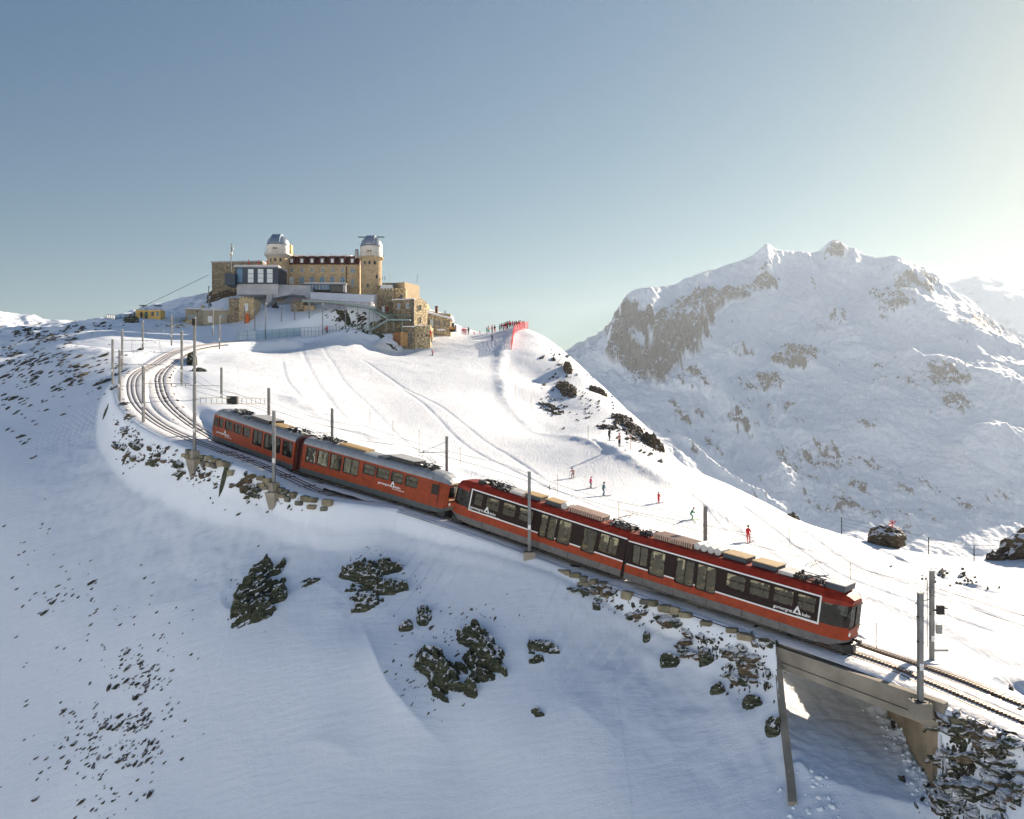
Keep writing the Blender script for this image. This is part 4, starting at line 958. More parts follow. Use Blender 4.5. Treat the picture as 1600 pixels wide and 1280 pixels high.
    for bx in (-h*.62, h*.62):
        m2.box(bx-1.15, bx+1.15, -.78, .78, .30, .62); m2.box(bx-1.1, bx+1.1, -.95, -.82, .32, .6); m2.box(bx-1.1, bx+1.1, .82, .95, .32, .6)
    m2.box(-1.6, 1.6, -1.0, 1.0, .28, .7); m2.build('bogie_frame', DARK, B)
    for bx in (-h*.62, h*.62):
        for dx in (-.8, .8):
            for s in (-1, 1):
                w = MB(); w.tube((bx+dx, s*.46, .36), (bx+dx, s*.58, .36), .36, 16); w.tube((bx+dx, s*.57, .36), (bx+dx, s*.66, .36), .12, 10); w.build('wheel', DARK, B)
    return B

def rbox(B, name, x0, x1, z, hgt, m, w=.75, lid=None, y=0.0):
    mb = MB(); mb.box(x0, x1, y-w, y+w, z, z+hgt); mb.build(name, m, B)
    if lid:
        mb = MB(); mb.box(x0-.03, x1+.03, y-w-.04, y+w+.04, z+hgt, z+hgt+.05); mb.build('box_lid', lid, B)
def resistor(B, x0, x1, z):
    mb = MB(); x = x0
    while x < x1: mb.box(x, x+.10, -.72, .72, z, z+.34, 0); x += .17
    mb.box(x0, x1, -.6, .6, z, z+.28, 1); mb.build('resistor_bank', [COPPER, DARK], B)
def clutter(B, x0, x1, z, n=14):
    mb = MB()
    for i in range(n):
        x = random.uniform(x0, x1); y = random.uniform(-.8, .6); a = random.uniform(.06, .2)
        if random.random() < .5: mb.box(x-a, x+a, y-.08, y+.08, z, z+random.uniform(.12, .3))
        else: mb.tube((x, y, z), (x, y, z+.3), .06, 6)
    mb.tube((x0, -.75, z+.12), (x1, -.75, z+.12), .03, 5); mb.tube((x0, .6, z+.2), (x1, .6, z+.2), .03, 5); mb.build('roof_insulators', DARK, B)
    mb = MB()
    for i in range(n//2):
        x = random.uniform(x0, x1); mb.tube((x, random.uniform(-.8, .5), z), (x, random.uniform(-.8, .5), z+.22), .05, 6)
    mb.build('roof_fittings', LIGHTG, B)

SM, TALL = (1.92, 2.86), (1.24, 2.90)
def train(i_front, i_rear, style, label, wf, wr):
    Mf, Lf = car_matrix(i_front); Mr, Lr = car_matrix(i_rear)
    o = CARAX[i_rear]; root = empty('railcar', tuple(o)); tag(root, label, 'railcar', 'railcars of the rack railway train')
    T_ = Matrix.Translation(-Vector(o))
    return root, make_body(root, T_@Mf, Lf, wf, style, 1), make_body(root, T_@Mr, Lr, wr, style, -1)
wB = [(-7.02,-5.75,1.62,2.90,0),(-5.6,-4.4,1.24,2.90,0),(-3.55,-2.2,1.24,2.90,0),(-2.0,-.62,1.24,2.90,0)]+[(a, b, *SM, 1) for a, b in ((.08,1.38),(1.62,2.95),(3.18,4.45),(4.66,5.78))]
wA = [(a, b, *SM, 1) for a, b in ((-5.35,-4.58),(-4.3,-3.1),(-2.78,-1.66),(-1.4,-.2))]+[(.48,1.05,1.24,2.90,0),(1.12,1.78,1.24,2.90,0),(1.95,3.0,1.24,2.90,0),(3.95,4.95,1.24,2.90,0),(5.2,6.6,1.62,2.90,0)]
RC1, cB, cA = train(0, 1, 'new', 'modern red railcar in front with dark window bands outlined in white', wB, wA)
TALLo = (1.40, 2.68)
wD = [(-7.0,-5.9,*TALLo,0),(-5.72,-4.5,*TALLo,0),(-4.3,-3.1,*TALLo,0),(-2.85,-1.26,*TALLo,0)]+[(a, b, 1.80, 2.62, 1) for a, b in ((-.75,.46),(.64,1.9),(2.13,3.3),(3.53,4.72))]
wC = [(a, b, 1.78, 2.62, 0) for a, b in ((-5.4,-4.66),(-4.3,-3.0),(-2.75,-1.48),(-1.22,0.0))]+[(.46,1.96,1.34,2.68,0),(2.3,3.75,1.34,2.68,0),(4.0,4.82,1.34,2.68,0),(5.15,6.6,1.34,2.68,0)]
RC2, cD, cC = train(2, 3, 'old', 'older orange red railcar behind with grey rounded roof', wD, wC)
logo(cB, 3.3, 1.62, 2.3); logo(cA, -5.5, 1.62, 2.3); logo(cD, .95, 1.36, 2.4); logo(cC, -5.6, 1.18, 2.3)
# roof equipment, front railcar
z = 3.52
resistor(cB, -5.9, -3.0, z)
for k, x in enumerate((-2.6, -2.1, -1.6, -1.1)):
    mb = MB(); mb.tube((x, -.6, z+.24), (x, .6, z+.24), .24, 14); mb.build('roof_tank', LIGHTG, cB)
rbox(cB, 'converter_box', -.7, .9, z, .30, BLUEBOX, .62, TAN); rbox(cB, 'converter_box', 1.3, 2.9, z, .30, BLUEBOX, .62, TAN)
rbox(cB, 'roof_unit', 3.05, 4.0, z, .2, LIGHTG, .7); clutter(cB, 4.0, 6.0, z, 20); pantograph(cB, 5.2, z, .95); rbox(cB, 'air_conditioner', 5.95, 7.1, z-.05, .36, BLUEBOX, .8, LIGHTG); clutter(cB, -7.1, -6.1, z, 12)
pantograph(cA, 6.3, z, .95, -1); clutter(cA, 5.2, 7.1, z, 16); resistor(cA, 2.2, 4.9, z)
mb = MB(); mb.tube((1.75, -.6, z+.24), (1.75, .6, z+.24), .26, 14); mb.build('roof_tank', LIGHTG, cA)
rbox(cA, 'converter_box', .2, 1.4, z, .30, BLUEBOX, .62, TAN); rbox(cA, 'converter_box', -1.5, -.2, z, .30, BLUEBOX, .62, TAN)
rbox(cA, 'roof_unit', -2.8, -1.7, z, .2, LIGHTG, .7); clutter(cA, -5.2, -2.9, z, 26); pantograph(cA, -3.4, z, .7)
rbox(cA, 'air_conditioner', -5.6, -5.0, z-.05, .25, DARK, .7)
z = 3.42
clutter(cD, -6.9, -4.3, z, 30); rbox(cD, 'roof_walkway', -4.2, -1.3, z, .14, TAN, .6); rbox(cD, 'roof_hatch', .3, 1.2, z-.12, .2, BLUEBOX, 1.0); rbox(cD, 'ventilation_box', 1.3, 3.8, z, .3, DARK, .8, LIGHTG); clutter(cD, 3.9, 5.6, z, 14); pantograph(cD, 4.6, z, .95)
clutter(cC, -4.6, -2.4, z, 22); rbox(cC, 'roof_hatch', -1.9, -1.0, z-.12, .2, BLUEBOX, 1.0); rbox(cC, 'ventilation_box', -.8, 2.0, z, .3, DARK, .8, LIGHTG); rbox(cC, 'roof_walkway', 2.1, 4.4, z, .14, TAN, .6); clutter(cC, 4.5, 6.8, z, 22); pantograph(cC, -3.4, z, .3)
# driver silhouette at the front window is part of the interior
mb = MB(); mb.lathe((6.9, -.75, 1.9), [(.02, .55), (.11, .5), (.12, .38), (.06, .28), (.2, .2), (.24, 0), (.2, -.5)], 10); o = mb.build('person', DARK, None, True); o.matrix_world = car_matrix(0)[0]; tag(o, 'train driver in dark clothing seated behind the front side window', 'person')
# ------------------------------------------------------------------ unseen snow fields and range, shaped to bounce sunlight onto the shaded slope
def surround():
    a = np.linspace(0, 2*np.pi, 181); r = np.concatenate([np.linspace(34, 400, 30), np.geomspace(430, 14000, 50)])
    A_, R_ = np.meshgrid(a, r); X = R_*np.sin(A_); Y = R_*np.cos(A_)
    away = -(X*math.sin(R(43))+Y*math.cos(R(43)))/R_                 # 1 on the side opposite the sun: unseen range raised to reflect sunlight
    Z = -60-.45*np.minimum(R_, 700)
    rise = np.clip(R_-900, 0, 4300)*.36*sstep(-.45, .2, away)+60*fbm(X/500, Y/500, 4, 303)*sstep(100, 900, R_)
    Z = Z+rise+260*fbm(X/1600, Y/1600, 4, 305)*sstep(1200, 4000, R_)*sstep(-.15, .5, away); Z = np.minimum(Z, 1600)
    front = (Y > 0) & (np.abs(np.arctan2(X, Y)) < .80)
    Z = np.where(front, np.minimum(Z, -700-.05*R_), Z); Z = np.maximum(Z, -1900)
    me = grid_mesh('snowy_valley_bounce', X, Y, Z, {'piste': X*0}, [SNOW]); o = bpy.data.objects.new('snowy_valley_bounce', me); COL.objects.link(o); tag(o, kind='structure')
surround()

# ------------------------------------------------------------------ rock outcrops, boulders and rubble breaking through the snow
ROCKB = rock_mat('brown_and_sunlit_rock', (.03, .03, .022), (.30, .24, .15), (.13, .10, .065), .12, 1.4, (1, 1, 2.5), (R(25), R(15), 0))  # brown stone; its lighter tone also paints sunlight on crest rocks and boulders
def rock_patch(px, py, w, h, label, seed, thr=.35, amp=.9, rot=25, name='rock_outcrop', cat='rock outcrop', group='rock outcrops in the snow', kind=None, freq=1.0, aniso=2.2, matl=None, cell=.075, soft=.8, tilt=None, ratio=.5):
    c = pix_ground(px, py)
    if c is None: return
    D = c.y; k = D/F; W = w*k/2
    g_ = (gz(c.x+(c.x/c.y), c.y+1)-gz(c.x-(c.x/c.y), c.y-1))/2; Hh = min(max(h*k/2/max(g_-c.z/D, .22), .3), max(2.2*h*k, 1.0) if kind is None else 99)
    ux, uy = c.x/D, 1.0; un = math.hypot(ux, uy); ux /= un; uy /= un           # "away" direction of the patch
    nx = int(min(max(2*W/cell, 14), 150)); ny = int(min(max(2*Hh/cell, 14), 150))
    a = np.linspace(-1, 1, nx); b = np.linspace(-1, 1, ny); A_, B_ = np.meshgrid(a, b)
    X = c.x+A_*W*uy+B_*Hh*ux; Y = c.y-A_*W*ux+B_*Hh*uy
    if tilt is not None:
        pa, pb = A_*w/2, -B_*h/2; m_ = max(w, h)/2*1.15; ct, stt = math.cos(R(tilt)), math.sin(R(tilt)); q = ((pa*ct+pb*stt)/m_)**2+((-pa*stt+pb*ct)/(m_*ratio))**2
    else: q = A_**2+B_**2
    q = q*(1+.5*fbm(A_*1.7+seed, B_*1.7, 3, seed))
    cr, sr = math.cos(R(rot)), math.sin(R(rot)); u_ = (A_*W*cr+B_*Hh*sr)*freq; v_ = (-A_*W*sr+B_*Hh*cr)*freq*aniso
    nz = (1.25 if w > 50 else 1)*.62*ridged(u_*.55, v_*.55, 5, seed+3)+.5*fbm(u_*.35+3, v_*.35, 3, seed+9)+.28*fbm(u_*2.2, v_*2.2, 3, seed+12)
    f = (nz-thr)+soft*(1-q)-.35+(.75*fbm(u_*.9+7, v_*.5, 3, seed+31) if w > 50 else 0)
    f = f-6*np.clip(np.maximum(np.abs(A_), np.abs(B_))-.82, 0, 1)
    g0 = ground(X, Y); Z = g0+np.clip(amp*f*.55, -.5, amp)
    st = .16*amp; Z = np.where(Z > g0, g0+(np.floor((Z-g0)/st)+sstep(.25, .9, ((Z-g0)/st) % 1))*st, Z)   # bedding steps
    me = grid_mesh(name, X-c.x, Y-c.y, Z-c.z, {}, [matl or ROCK], smooth=False)
    o = bpy.data.objects.new(name, me); o.location = c; COL.objects.link(o)
    return tag(o, None if kind else label, None if kind else cat, None if kind else group, kind)
RP = [
 (405,928,98,96,'rounded dark outcrop in a wind scoop, leftmost of the big outcrops in the shaded slope',1,-.08,1.8,15),
 (484,912,42,20,'small dark rock just right of the rounded left outcrop',2,.3,.7,15),
 (585,905,124,62,'long outcrop slanting down right, uppermost of the shaded outcrops',3,.02,1.3,-20),
 (572,940,66,36,'low dark outcrop just below the uppermost slanting one',4,.12,1.0,10),
 (663,964,30,36,'small upright rock right above the big twin outcrops',5,.15,.9,-35),
 (634,978,28,22,'small block left above the big twin outcrops',6,.15,.7,10),
 (690,1058,122,112,'largest dark outcrop, left one of the big twin outcrops at the bottom centre',7,-.16,1.9,-35),
 (752,1022,96,104,'right one of the big twin outcrops, with brownish ribs',8,-.10,1.8,-30),
 (850,1012,58,26,'flat outcrop right of the big twin outcrops',9,.12,.8,-15),
 (838,1031,30,14,'tiny ledge just under the flat outcrop right of the twin outcrops',10,.15,.6,0),
 (840,1114,26,9,'thin black sliver of rock alone in the snow below the flat outcrop',11,.05,.5,-30),
 (1047,1034,36,24,'snow capped boulder outcrop alone on the slope below the front coach',12,.0,1.0,-5),
 (1105,1032,30,26,'dark outcrop between the snow capped boulder and the underpass',13,.05,.9,-25),
 (1150,1026,38,28,'greenish outcrop close under the track shoulder near the underpass',14,.1,.9,-10),
 (1122,1079,30,15,'flat half buried boulder on the lower slope left of the underpass',15,.05,.8,0),
 (1176,1100,38,26,'angular outcrop left of the underpass wing wall',16,.05,1.0,-20),
 (1208,1139,30,34,'dark outcrop touching the underpass wing wall, lowest of its neighbours',17,.05,1.0,-35),
 (995,961,30,15,'flat dark stone lying below the track edge under the front coach',18,.02,.8,-5),
 (1040,968,42,24,'cluster of brown rocks under the track edge below the front coach',19,.05,.9,-10),
 (1078,987,24,22,'pointed dark rock right of the brown cluster under the track edge',20,.05,.9,-30),
 (932,949,16,8,'little lone stone on the smooth slope below the coach joint',21,.0,.6,0),
 (1010,999,14,8,'little lone stone below the flat dark stone',22,.0,.6,0),
 (900,922,24,14,'dark stone poking out under the track shoulder below the coach joint',23,.02,.7,0),
 (935,925,44,22,'snow covered rock group under the track shoulder right of the coach joint',24,.1,.9,-10),
 (350,748,18,12,'single dark boulder below the stone edge, left of the corbel mast',25,-.1,.9,0),
 (202,700,52,42,'black crag on the bank below the bend, farthest left on the bank',26,.12,1.3,20),
 (247,712,54,30,'broken dark crag on the bank between the bend mast and the gantry',27,.12,1.2,5),
 (283,735,40,24,'dark crag just left of the gantry corbel',28,.1,1.1,0),
 (325,742,34,20,'dark crag just right of the gantry corbel',29,.12,1.0,0),
 (390,758,50,34,'pile of tilted black slabs left of the corbel mast',30,.08,1.2,25),
 (196,652,22,52,'chain of dark stones down the left rim under the bend',31,.25,.8,60),
 (165,645,10,8,'tiny lone rock left of the bend rim',32,-.1,.6,0),
 (196,716,10,7,'tiny lone rock under the bank below the bend',33,-.1,.6,0),
 (300,566,18,26,'jagged black rock beside the inner side of the upper bend',34,-.05,2.2,60),
 (312,580,26,8,'low black rocks below the jagged rock of the upper bend',35,.1,.9,0),
 (884,607,40,36,'ribbed brown crag on the sunlit slope above the two skiers',36,.1,2.2,-50),
 (862,640,60,26,'streaks of brown rock on the sunlit slope left of the ribbed crag',37,.42,1.4,-40),
 (887,578,16,14,'square brown block on the sunny crest',38,-.1,2.6,0),
 (935,612,34,20,'crumbly rocks on the crest right of the ribbed crag',39,.25,2.0,-40),
 (984,668,70,34,'long strip of broken rocks along the crest above the two standing skiers',40,.32,1.8,-40),
 (1022,694,40,26,'rocky point at the end of the crest strip, in front of the far glacier',41,.1,2.2,-40),
 (950,668,50,16,'sparse brown rocks left above the two standing skiers',42,.5,1.2,-35),
 (1240,809,22,6,'little brown rock on the edge of the lower crest',43,.15,1.2,0),
 (1562,873,44,12,'low dark rocks on the crest at the right edge of the picture',44,.1,1.6,0),
 (350,462,60,26,'dark cliff under the left stone annex of the hotel',45,.05,2.6,0),
 (545,497,80,28,'rubble slope of brown rocks between the white bank and the platform fence',46,.35,1.6,0),
 (600,529,50,10,'tan boulders half under snow left of the timber fence',47,.2,1.2,0),
 (270,510,60,8,'thin line of rocks under the yellow railcar terrace',48,.35,1.0,0),
 (205,501,26,12,'dark rocky corner under the terrace railing of the yellow railcar',49,.1,1.8,0),
 (1190,1000,40,20,'tan stone beside the top left corner of the underpass',50,.2,.8,0),
 (1090,1010,60,30,'cluster of thin slabs showing through the snow, midway under the front coach',51,.32,.8,-15),
 (1165,1045,70,40,'scattered slabs above the angular outcrop near the underpass',52,.40,.8,-20),
]
TILT = {3: (28, .42), 7: (42, .30), 8: (58, .40), 9: (22, .5), 11: (35, .4), 36: (45, .6), 37: (45, .5), 40: (30, .5), 1: (-50, .8)}
BANK = {14, 18, 19, 20, 23, 24, 26, 27, 28, 29, 30, 31, 50, 51, 52}
import bmesh
RSH = []
for i in range(10):                          # ten angular stone shapes, split along flat planes
    b = bmesh.new(); bmesh.ops.create_icosphere(b, subdivisions=3, radius=1)
    pl_ = [(Vector(rng.normal(size=3)).normalized(), rng.uniform(.45, .8)) for _ in range(9)]
    for v in b.verts:
        for n_, d_ in pl_:
            e = v.co.dot(n_)-d_
            if e > 0: v.co -= n_*e
        v.co *= 1+.06*math.sin(v.co.x*9+i)*math.cos(v.co.y*8)
    me = bpy.data.meshes.new('stone'); b.to_mesh(me); b.free(); me.materials.append(ROCK if i % 3 else ROCKB); RSH.append(me)
def rock_pile(px, py, w, h, label, n, smin=.25, smax=.7, seed=0, group='rock piles on the snow bank', flat=.55, yawb=None):
    rr = random.Random(seed); c = pix_ground(px, py); root = empty('rock_pile', tuple(c)); tag(root, label, 'rock pile', group); k = 0
    for _ in range(n*3):
        if k >= n: break
        a, b = rr.uniform(-1, 1), rr.uniform(-1, 1)
        if a*a+b*b > 1: continue
        q = pix_ground(px+a*w/2, py+b*h/2)
        if q is None or abs(q.y-c.y) > 14: continue
        s = rr.uniform(smin, smax)*(1.25-.6*(a*a+b*b)); o = bpy.data.objects.new('stone', rr.choice(RSH)); COL.objects.link(o); o.parent = root
        o.location = q-c+Vector((0, 0, -s*.12)); o.scale = (s*rr.uniform(.9, 1.6), s*rr.uniform(.7, 1.1), s*flat*rr.uniform(.7, 1.3)); o.rotation_euler = (rr.uniform(-.5, .5), rr.uniform(-.5, .5), rr.uniform(0, 6.3)); k += 1
for (px, py, w, h, lab, sd_, thr, amp, rot) in RP:
    if sd_ in BANK:
        rock_pile(px, py, w*1.1, h*1.15, lab, int(max(5, min(26, w*h/75))), .22, .62 if w*h > 900 else .42, sd_*3); continue
    t = TILT.get(sd_, (None, .5)); rock_patch(px, py, w, h, lab, sd_*7, thr+(.13 if w > 50 else 0), amp*(1.35 if w > 50 else 1.2), rot, tilt=t[0], ratio=t[1], freq=.62 if w > 50 else 1.0, aniso=3.0, soft=.55 if w > 50 else .8, matl=ROCKB if 36 <= sd_ <= 45 else None)  # crest patches get their sunlight from the lighter rock colour
# rocky bank right of the underpass
k_ = 0
for (px, py, w, h, lab) in [(1490,1130,80,40,'broken rocks directly under the track edge right of the underpass'),(1560,1160,80,44,'mossy rocks under the track edge at the right picture border'),(1490,1185,70,40,'dark rock beside the underpass pier, upper one'),
   (1565,1205,70,36,'flat brown rocks in the middle of the right bank'),(1475,1225,50,30,'dark rock beside the foot of the underpass pier'),(1525,1228,60,34,'rounded rock in the middle of the right bank'),(1590,1240,50,40,'brown rock at the right picture border near the bottom'),
   (1480,1258,50,26,'jagged rock left at the bottom of the right bank'),(1548,1268,70,30,'wide flat rock at the very bottom of the right bank')]:
    rock_pile(px, py, w*1.15, h*1.1, lab, 20, .25, .62, 400+k_*11, group='rocks of the bank right of the underpass', flat=.4); k_ += 1
rock_patch(1530, 1195, 190, 170, None, 511, .42, .55, -15, name='bank_rubble', kind='stuff', soft=.35, freq=1.6, cell=.06)
# streaks of small stones: each region one joined object of separate little stones
def litter(name, regions, seed, sm=(.07, .26)):
    rr = np.random.default_rng(seed); base = []
    for i in range(6):
        b = bmesh.new(); bmesh.ops.create_icosphere(b, subdivisions=1, radius=1); co = np.array([v.co[:] for v in b.verts]); fa = np.array([[v.index for v in f.verts] for f in b.faces]); b.free()
        co = co*(1+rr.uniform(-.35, .25, (len(co), 1)))*np.array([1.7, .75, .6]); base.append((co*.8, fa))
    V = []; Fc = []; nv = 0
    D_ = DG
    for (px, py, w, h, n, tilt, clump) in regions:
        a = rr.normal(0, .45, n); b = rr.normal(0, .45, n); t = R(tilt); X_ = px+(a*np.cos(t)*w-b*np.sin(t)*h); Y_ = py+(a*np.sin(t)*w+b*np.cos(t)*h)
        keep = pnoise(X_/clump, Y_/clump, seed) > -.15; X_ = X_[keep]; Y_ = Y_[keep]
        uu = (X_-800)/F; hh_ = grid_cols(uu); zz_ = ((640-Y_)/F)[:, None]*D_[None]
        hit = hh_ >= zz_; k = hit.argmax(1); ok = hit.any(1) & (k > 0)
        for j in np.nonzero(ok)[0]:
            d0 = (zz_-hh_)[j, k[j]-1]; d1 = (zz_-hh_)[j, k[j]]; f = d0/(d0-d1+1e-9); D0_ = D_[k[j]-1]+(D_[k[j]]-D_[k[j]-1])*f; x = uu[j]*D0_; z = (640-Y_[j])/F*D0_
            co, fa = base[rr.integers(6)]; s = rr.uniform(*sm)*(D0_/70)**.6*(1.9 if rr.random() < .12 else 1); an = rr.normal(R(55), .35); ca, sa = math.cos(an), math.sin(an)
            q = co*s; q = np.stack([q[:, 0]*ca-q[:, 1]*sa+x, q[:, 0]*sa+q[:, 1]*ca+D0_, q[:, 2]+q[:, 0]*.45+z+s*.1], 1); V.append(q); Fc.append(fa+nv); nv += len(co)
    V = np.vstack(V); Fc = np.vstack(Fc); me = bpy.data.meshes.new(name); me.from_pydata(V.tolist(), [], Fc.tolist()); me.materials.append(ROCKS); o = bpy.data.objects.new(name, me); COL.objects.link(o); return tag(o, kind='stuff')
litter('scattered_stones', [(205,1130,70,150,520,15,40),(130,1150,120,130,150,0,50),(160,950,130,90,90,0,50),(60,900,70,90,50,0,40)], 11, (.05, .19))
litter('scattered_stones', [(95,590,110,45,240,-10,30),(40,560,60,40,160,0,25),(150,575,60,25,60,0,25),(30,650,40,60,40,0,25),(60,525,70,16,160,8,20),(130,512,40,8,90,0,12)], 12, (.08, .26))
litter('scattered_stones', [(300,735,120,30,220,28,20),(205,690,30,45,110,0,20),(420,775,60,18,60,15,20),(960,940,90,20,120,22,20),(1130,1020,90,40,200,22,25),(1180,1060,40,50,70,0,25)], 13, (.05, .15))
litter('scattered_stones', [(905,620,60,50,100,45,25),(985,675,60,18,150,35,20),(860,590,30,40,40,0,20),(1000,690,40,20,80,40,20),(880,560,25,25,50,45,15),(1500,905,80,14,70,8,20),(560,500,50,18,160,0,15)], 14, (.09, .27))
litter('scattered_stones', [(600,885,70,25,60,25,20),(700,1000,90,60,90,30,30),(760,960,70,40,26,0,30),(660,1080,60,50,60,40,25),(405,930,60,50,60,0,20)], 15, (.04, .11))
litter('scattered_stones', [(1530,1190,90,80,420,0,25)], 16, (.06, .24))

def boulder(px, py, r, label, seed, D=None, sq=(1, .9, .8), name='boulder', snowcap=True):
    c = pix_ground(px, py) if D is None else Vector(P(px, py, D))
    import bmesh
    b = bmesh.new(); bmesh.ops.create_icosphere(b, subdivisions=4, radius=1)
    co = np.array([v.co[:] for v in b.verts]); n = .5*fbm(co[:, 0]*1.3+seed, co[:, 1]*1.3+co[:, 2], 4, seed)+.3*ridged(co[:, 0]*3+co[:, 2]*2, co[:, 1]*3+seed, 3, seed+4)
    for v, k in zip(b.verts, n): v.co = Vector((v.co.x*sq[0], v.co.y*sq[1], v.co.z*sq[2]))*(1+k*.8)*r
    me = bpy.data.meshes.new(name); b.to_mesh(me); b.free(); me.materials.append(ROCKB)
    o = bpy.data.objects.new(name, me); o.location = (c.x, c.y, c.z+r*.25); COL.objects.link(o); tag(o, label, 'boulder', 'boulders'); return c
bc = boulder(1385, 848, 1.75, 'round boulder with a red marker post on top, on the lower crest', 5, D=93, sq=(1.0, .9, .75))
boulder(1632, 878, 3.4, 'large mossy boulder cut by the right picture edge', 9, D=86, sq=(1.1, .9, .75))
mk = empty('piste_marker', P(1394, 826, 92.6)); tag(mk, 'red cross shaped piste marker standing on the round boulder', 'marker')
REDM = mat('signal_red', (.60, .03, .03), .5, 0, .05, 3)
mb = MB(); mb.tube((0, 0, -.9), (0, 0, 1.0), .05, 6); mb.build('post', REDM, mk); mb = MB(); mb.bar((-.45, 0, .45), (.45, 0, .85), .09); mb.bar((-.35, 0, .9), (.35, 0, .45), .09); mb.build('cross', REDM, mk)

# retaining wall of squared stones along the outer edge
STONE = [mat('wall_stone', (.17, .155, .10), .9, 0, .25, 1.6, .04, 6), mat('grey_wall_stone', (.12, .12, .095), .9, 0, .25, 1.6, .04, 6), mat('pale_wall_stone', (.26, .23, .15), .9, 0, .2, 1.6, .04, 6)]
protos = []
for i in range(9):
    mb = MB(); s = [random.uniform(.8, 1.1) for _ in range(3)]; vs = []
    for z_ in (-1, 1):
        for y_ in (-1, 1):
            for x_ in (-1, 1): vs.append((x_*s[0]*random.uniform(.75, 1.05), y_*s[1]*random.uniform(.75, 1.05), z_*s[2]*random.uniform(.75, 1.0)))
    mb.add(vs, [(0,2,3,1),(4,5,7,6),(0,1,5,4),(2,6,7,3),(0,4,6,2),(1,3,7,5)])
    me = mb.mesh('stone', STONE[i % 3]); import bmesh
    b = bmesh.new(); b.from_mesh(me); bmesh.ops.bevel(b, geom=list(b.edges), offset=.22, segments=1, affect='EDGES', profile=.6); b.to_mesh(me); b.free(); protos.append(me)
def wall(px0, px1, label, rows=2, off=2.25, dens=1.0):
    pxs = 800+F*OL[:, 0]/OL[:, 1]; sel = [i for i in range(len(OL)) if px0 <= pxs[i] <= px1 and OL[i, 1] < 112]
    o0 = OL[sel[len(sel)//2]]; root = empty('stone_retaining_wall', tuple(o0)); tag(root, label, 'stone wall', 'stone walls holding up the track edge')
    s = 0.0; L = OL[sel]; seg = np.linalg.norm(np.diff(L[:, :2], axis=0), axis=1); cum = np.concatenate([[0], np.cumsum(seg)])
    for row in range(rows):
        s = random.random()*.5
        while s < cum[-1]:
            a = random.uniform(.28, .5); p = np.array([np.interp(s, cum, L[:, k]) for k in range(3)]); j = min(np.searchsorted(cum, s), len(L)-1); t = OLt[sel[j]][:2]; t = t/np.linalg.norm(t)
            n = np.array([-t[1], t[0]])
            if random.random() < dens:
                o = bpy.data.objects.new('stone', random.choice(protos)); COL.objects.link(o); o.parent = root
                oo = 2.32+row*.10+random.uniform(-.05, .08); o.location = Vector((p[0]+n[0]*oo, p[1]+n[1]*oo, p[2]-.32-row*.46+random.uniform(-.06, .06)))-Vector(o0)
                o.scale = (a, random.uniform(.22, .32), random.uniform(.2, .28)); o.rotation_euler = (random.uniform(-.08, .08), random.uniform(-.1, .1), math.atan2(t[1], t[0])+random.uniform(-.15, .15))
            s += a*2+.03
wall(315, 415, 'stone wall along the track edge between the gantry corbel and the slab pile', 2, 2.4, .85)
wall(436, 548, 'stone wall of pale squared blocks right of the corbel mast', 2, 2.4, .95)
wall(862, 985, 'stone wall under the track edge below the coach joint of the front railcar', 2, 2.5, .9)
wall(985, 1205, 'partly snowed in stone wall between the coach joint and the underpass', 1, 2.6, .55)
wall(1500, 1620, 'stone wall under the track edge right of the underpass', 2, 2.5, .85)
# ------------------------------------------------------------------ hotel, observatory towers, station buildings
def masonry(name, c1, c2, mortar, scale=1.6, bump=.06):
    m, n, l, b = newmat(name); geo = n.new('ShaderNodeNewGeometry'); pos = geo.outputs['Position']
    v = nnode(n, l, 'ShaderNodeTexVoronoi', mapn(n, l, pos, (1, 1, 1.5)), scale); ve = nnode(n, l, 'ShaderNodeTexVoronoi', mapn(n, l, pos, (1, 1, 1.5)), scale); ve.feature = 'DISTANCE_TO_EDGE'
    sep = n.new('ShaderNodeSeparateColor'); l.new(v.outputs['Color'], sep.inputs[0])
    mx = n.new('ShaderNodeMix'); mx.data_type = 'RGBA'; l.new(sep.outputs[0], mx.inputs[0]); mx.inputs[6].default_value = rgb(c1); mx.inputs[7].default_value = rgb(c2)
    e = mathn(n, l, 'MULTIPLY', ve.outputs[0], 14, clamp=True); m2 = n.new('ShaderNodeMix'); m2.data_type = 'RGBA'; l.new(e, m2.inputs[0]); m2.inputs[6].default_value = rgb(mortar); l.new(mx.outputs[2], m2.inputs[7])
    l.new(m2.outputs[2], b.inputs['Base Color']); b.inputs['Roughness'].default_value = .9
    bp = n.new('ShaderNodeBump'); bp.inputs['Distance'].default_value = bump; l.new(mathn(n, l, 'ADD', e, sep.outputs[1]), bp.inputs['Height']); l.new(bp.outputs[0], b.inputs['Normal']); return m
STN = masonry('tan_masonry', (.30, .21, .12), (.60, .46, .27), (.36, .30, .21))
STN2 = masonry('dark_and_shaded_masonry', (.14, .12, .085), (.38, .31, .20), (.12, .11, .09), 1.3, .1)  # dark stone; also paints the shade on the lodge front and turret
STN3 = masonry('bright_and_sunlit_masonry', (.40, .30, .17), (.75, .60, .36), (.18, .15, .10), 1.1, .1)  # bright stone; also paints sunlight on the lodge gable, gallery and low wing
TANW = mat('tan_render', (.50, .38, .24), .85, 0, .06, .5)
MANS = mat('mansard_slate', (.08, .032, .028), .7, 0, .25, 2, .03, 5)
SILV = mat('silver_dome', (.52, .53, .55), .28, .75, .05, .8)
DRUM = mat('pale_metal_drum', (.56, .53, .48), .4, .4, .05, .6)
WIN = mat('window_glass', (.10, .19, .28), .12, 0, .15, .6)
WINB = mat('blue_window', (.05, .16, .28), .15, 0, .12, .6)
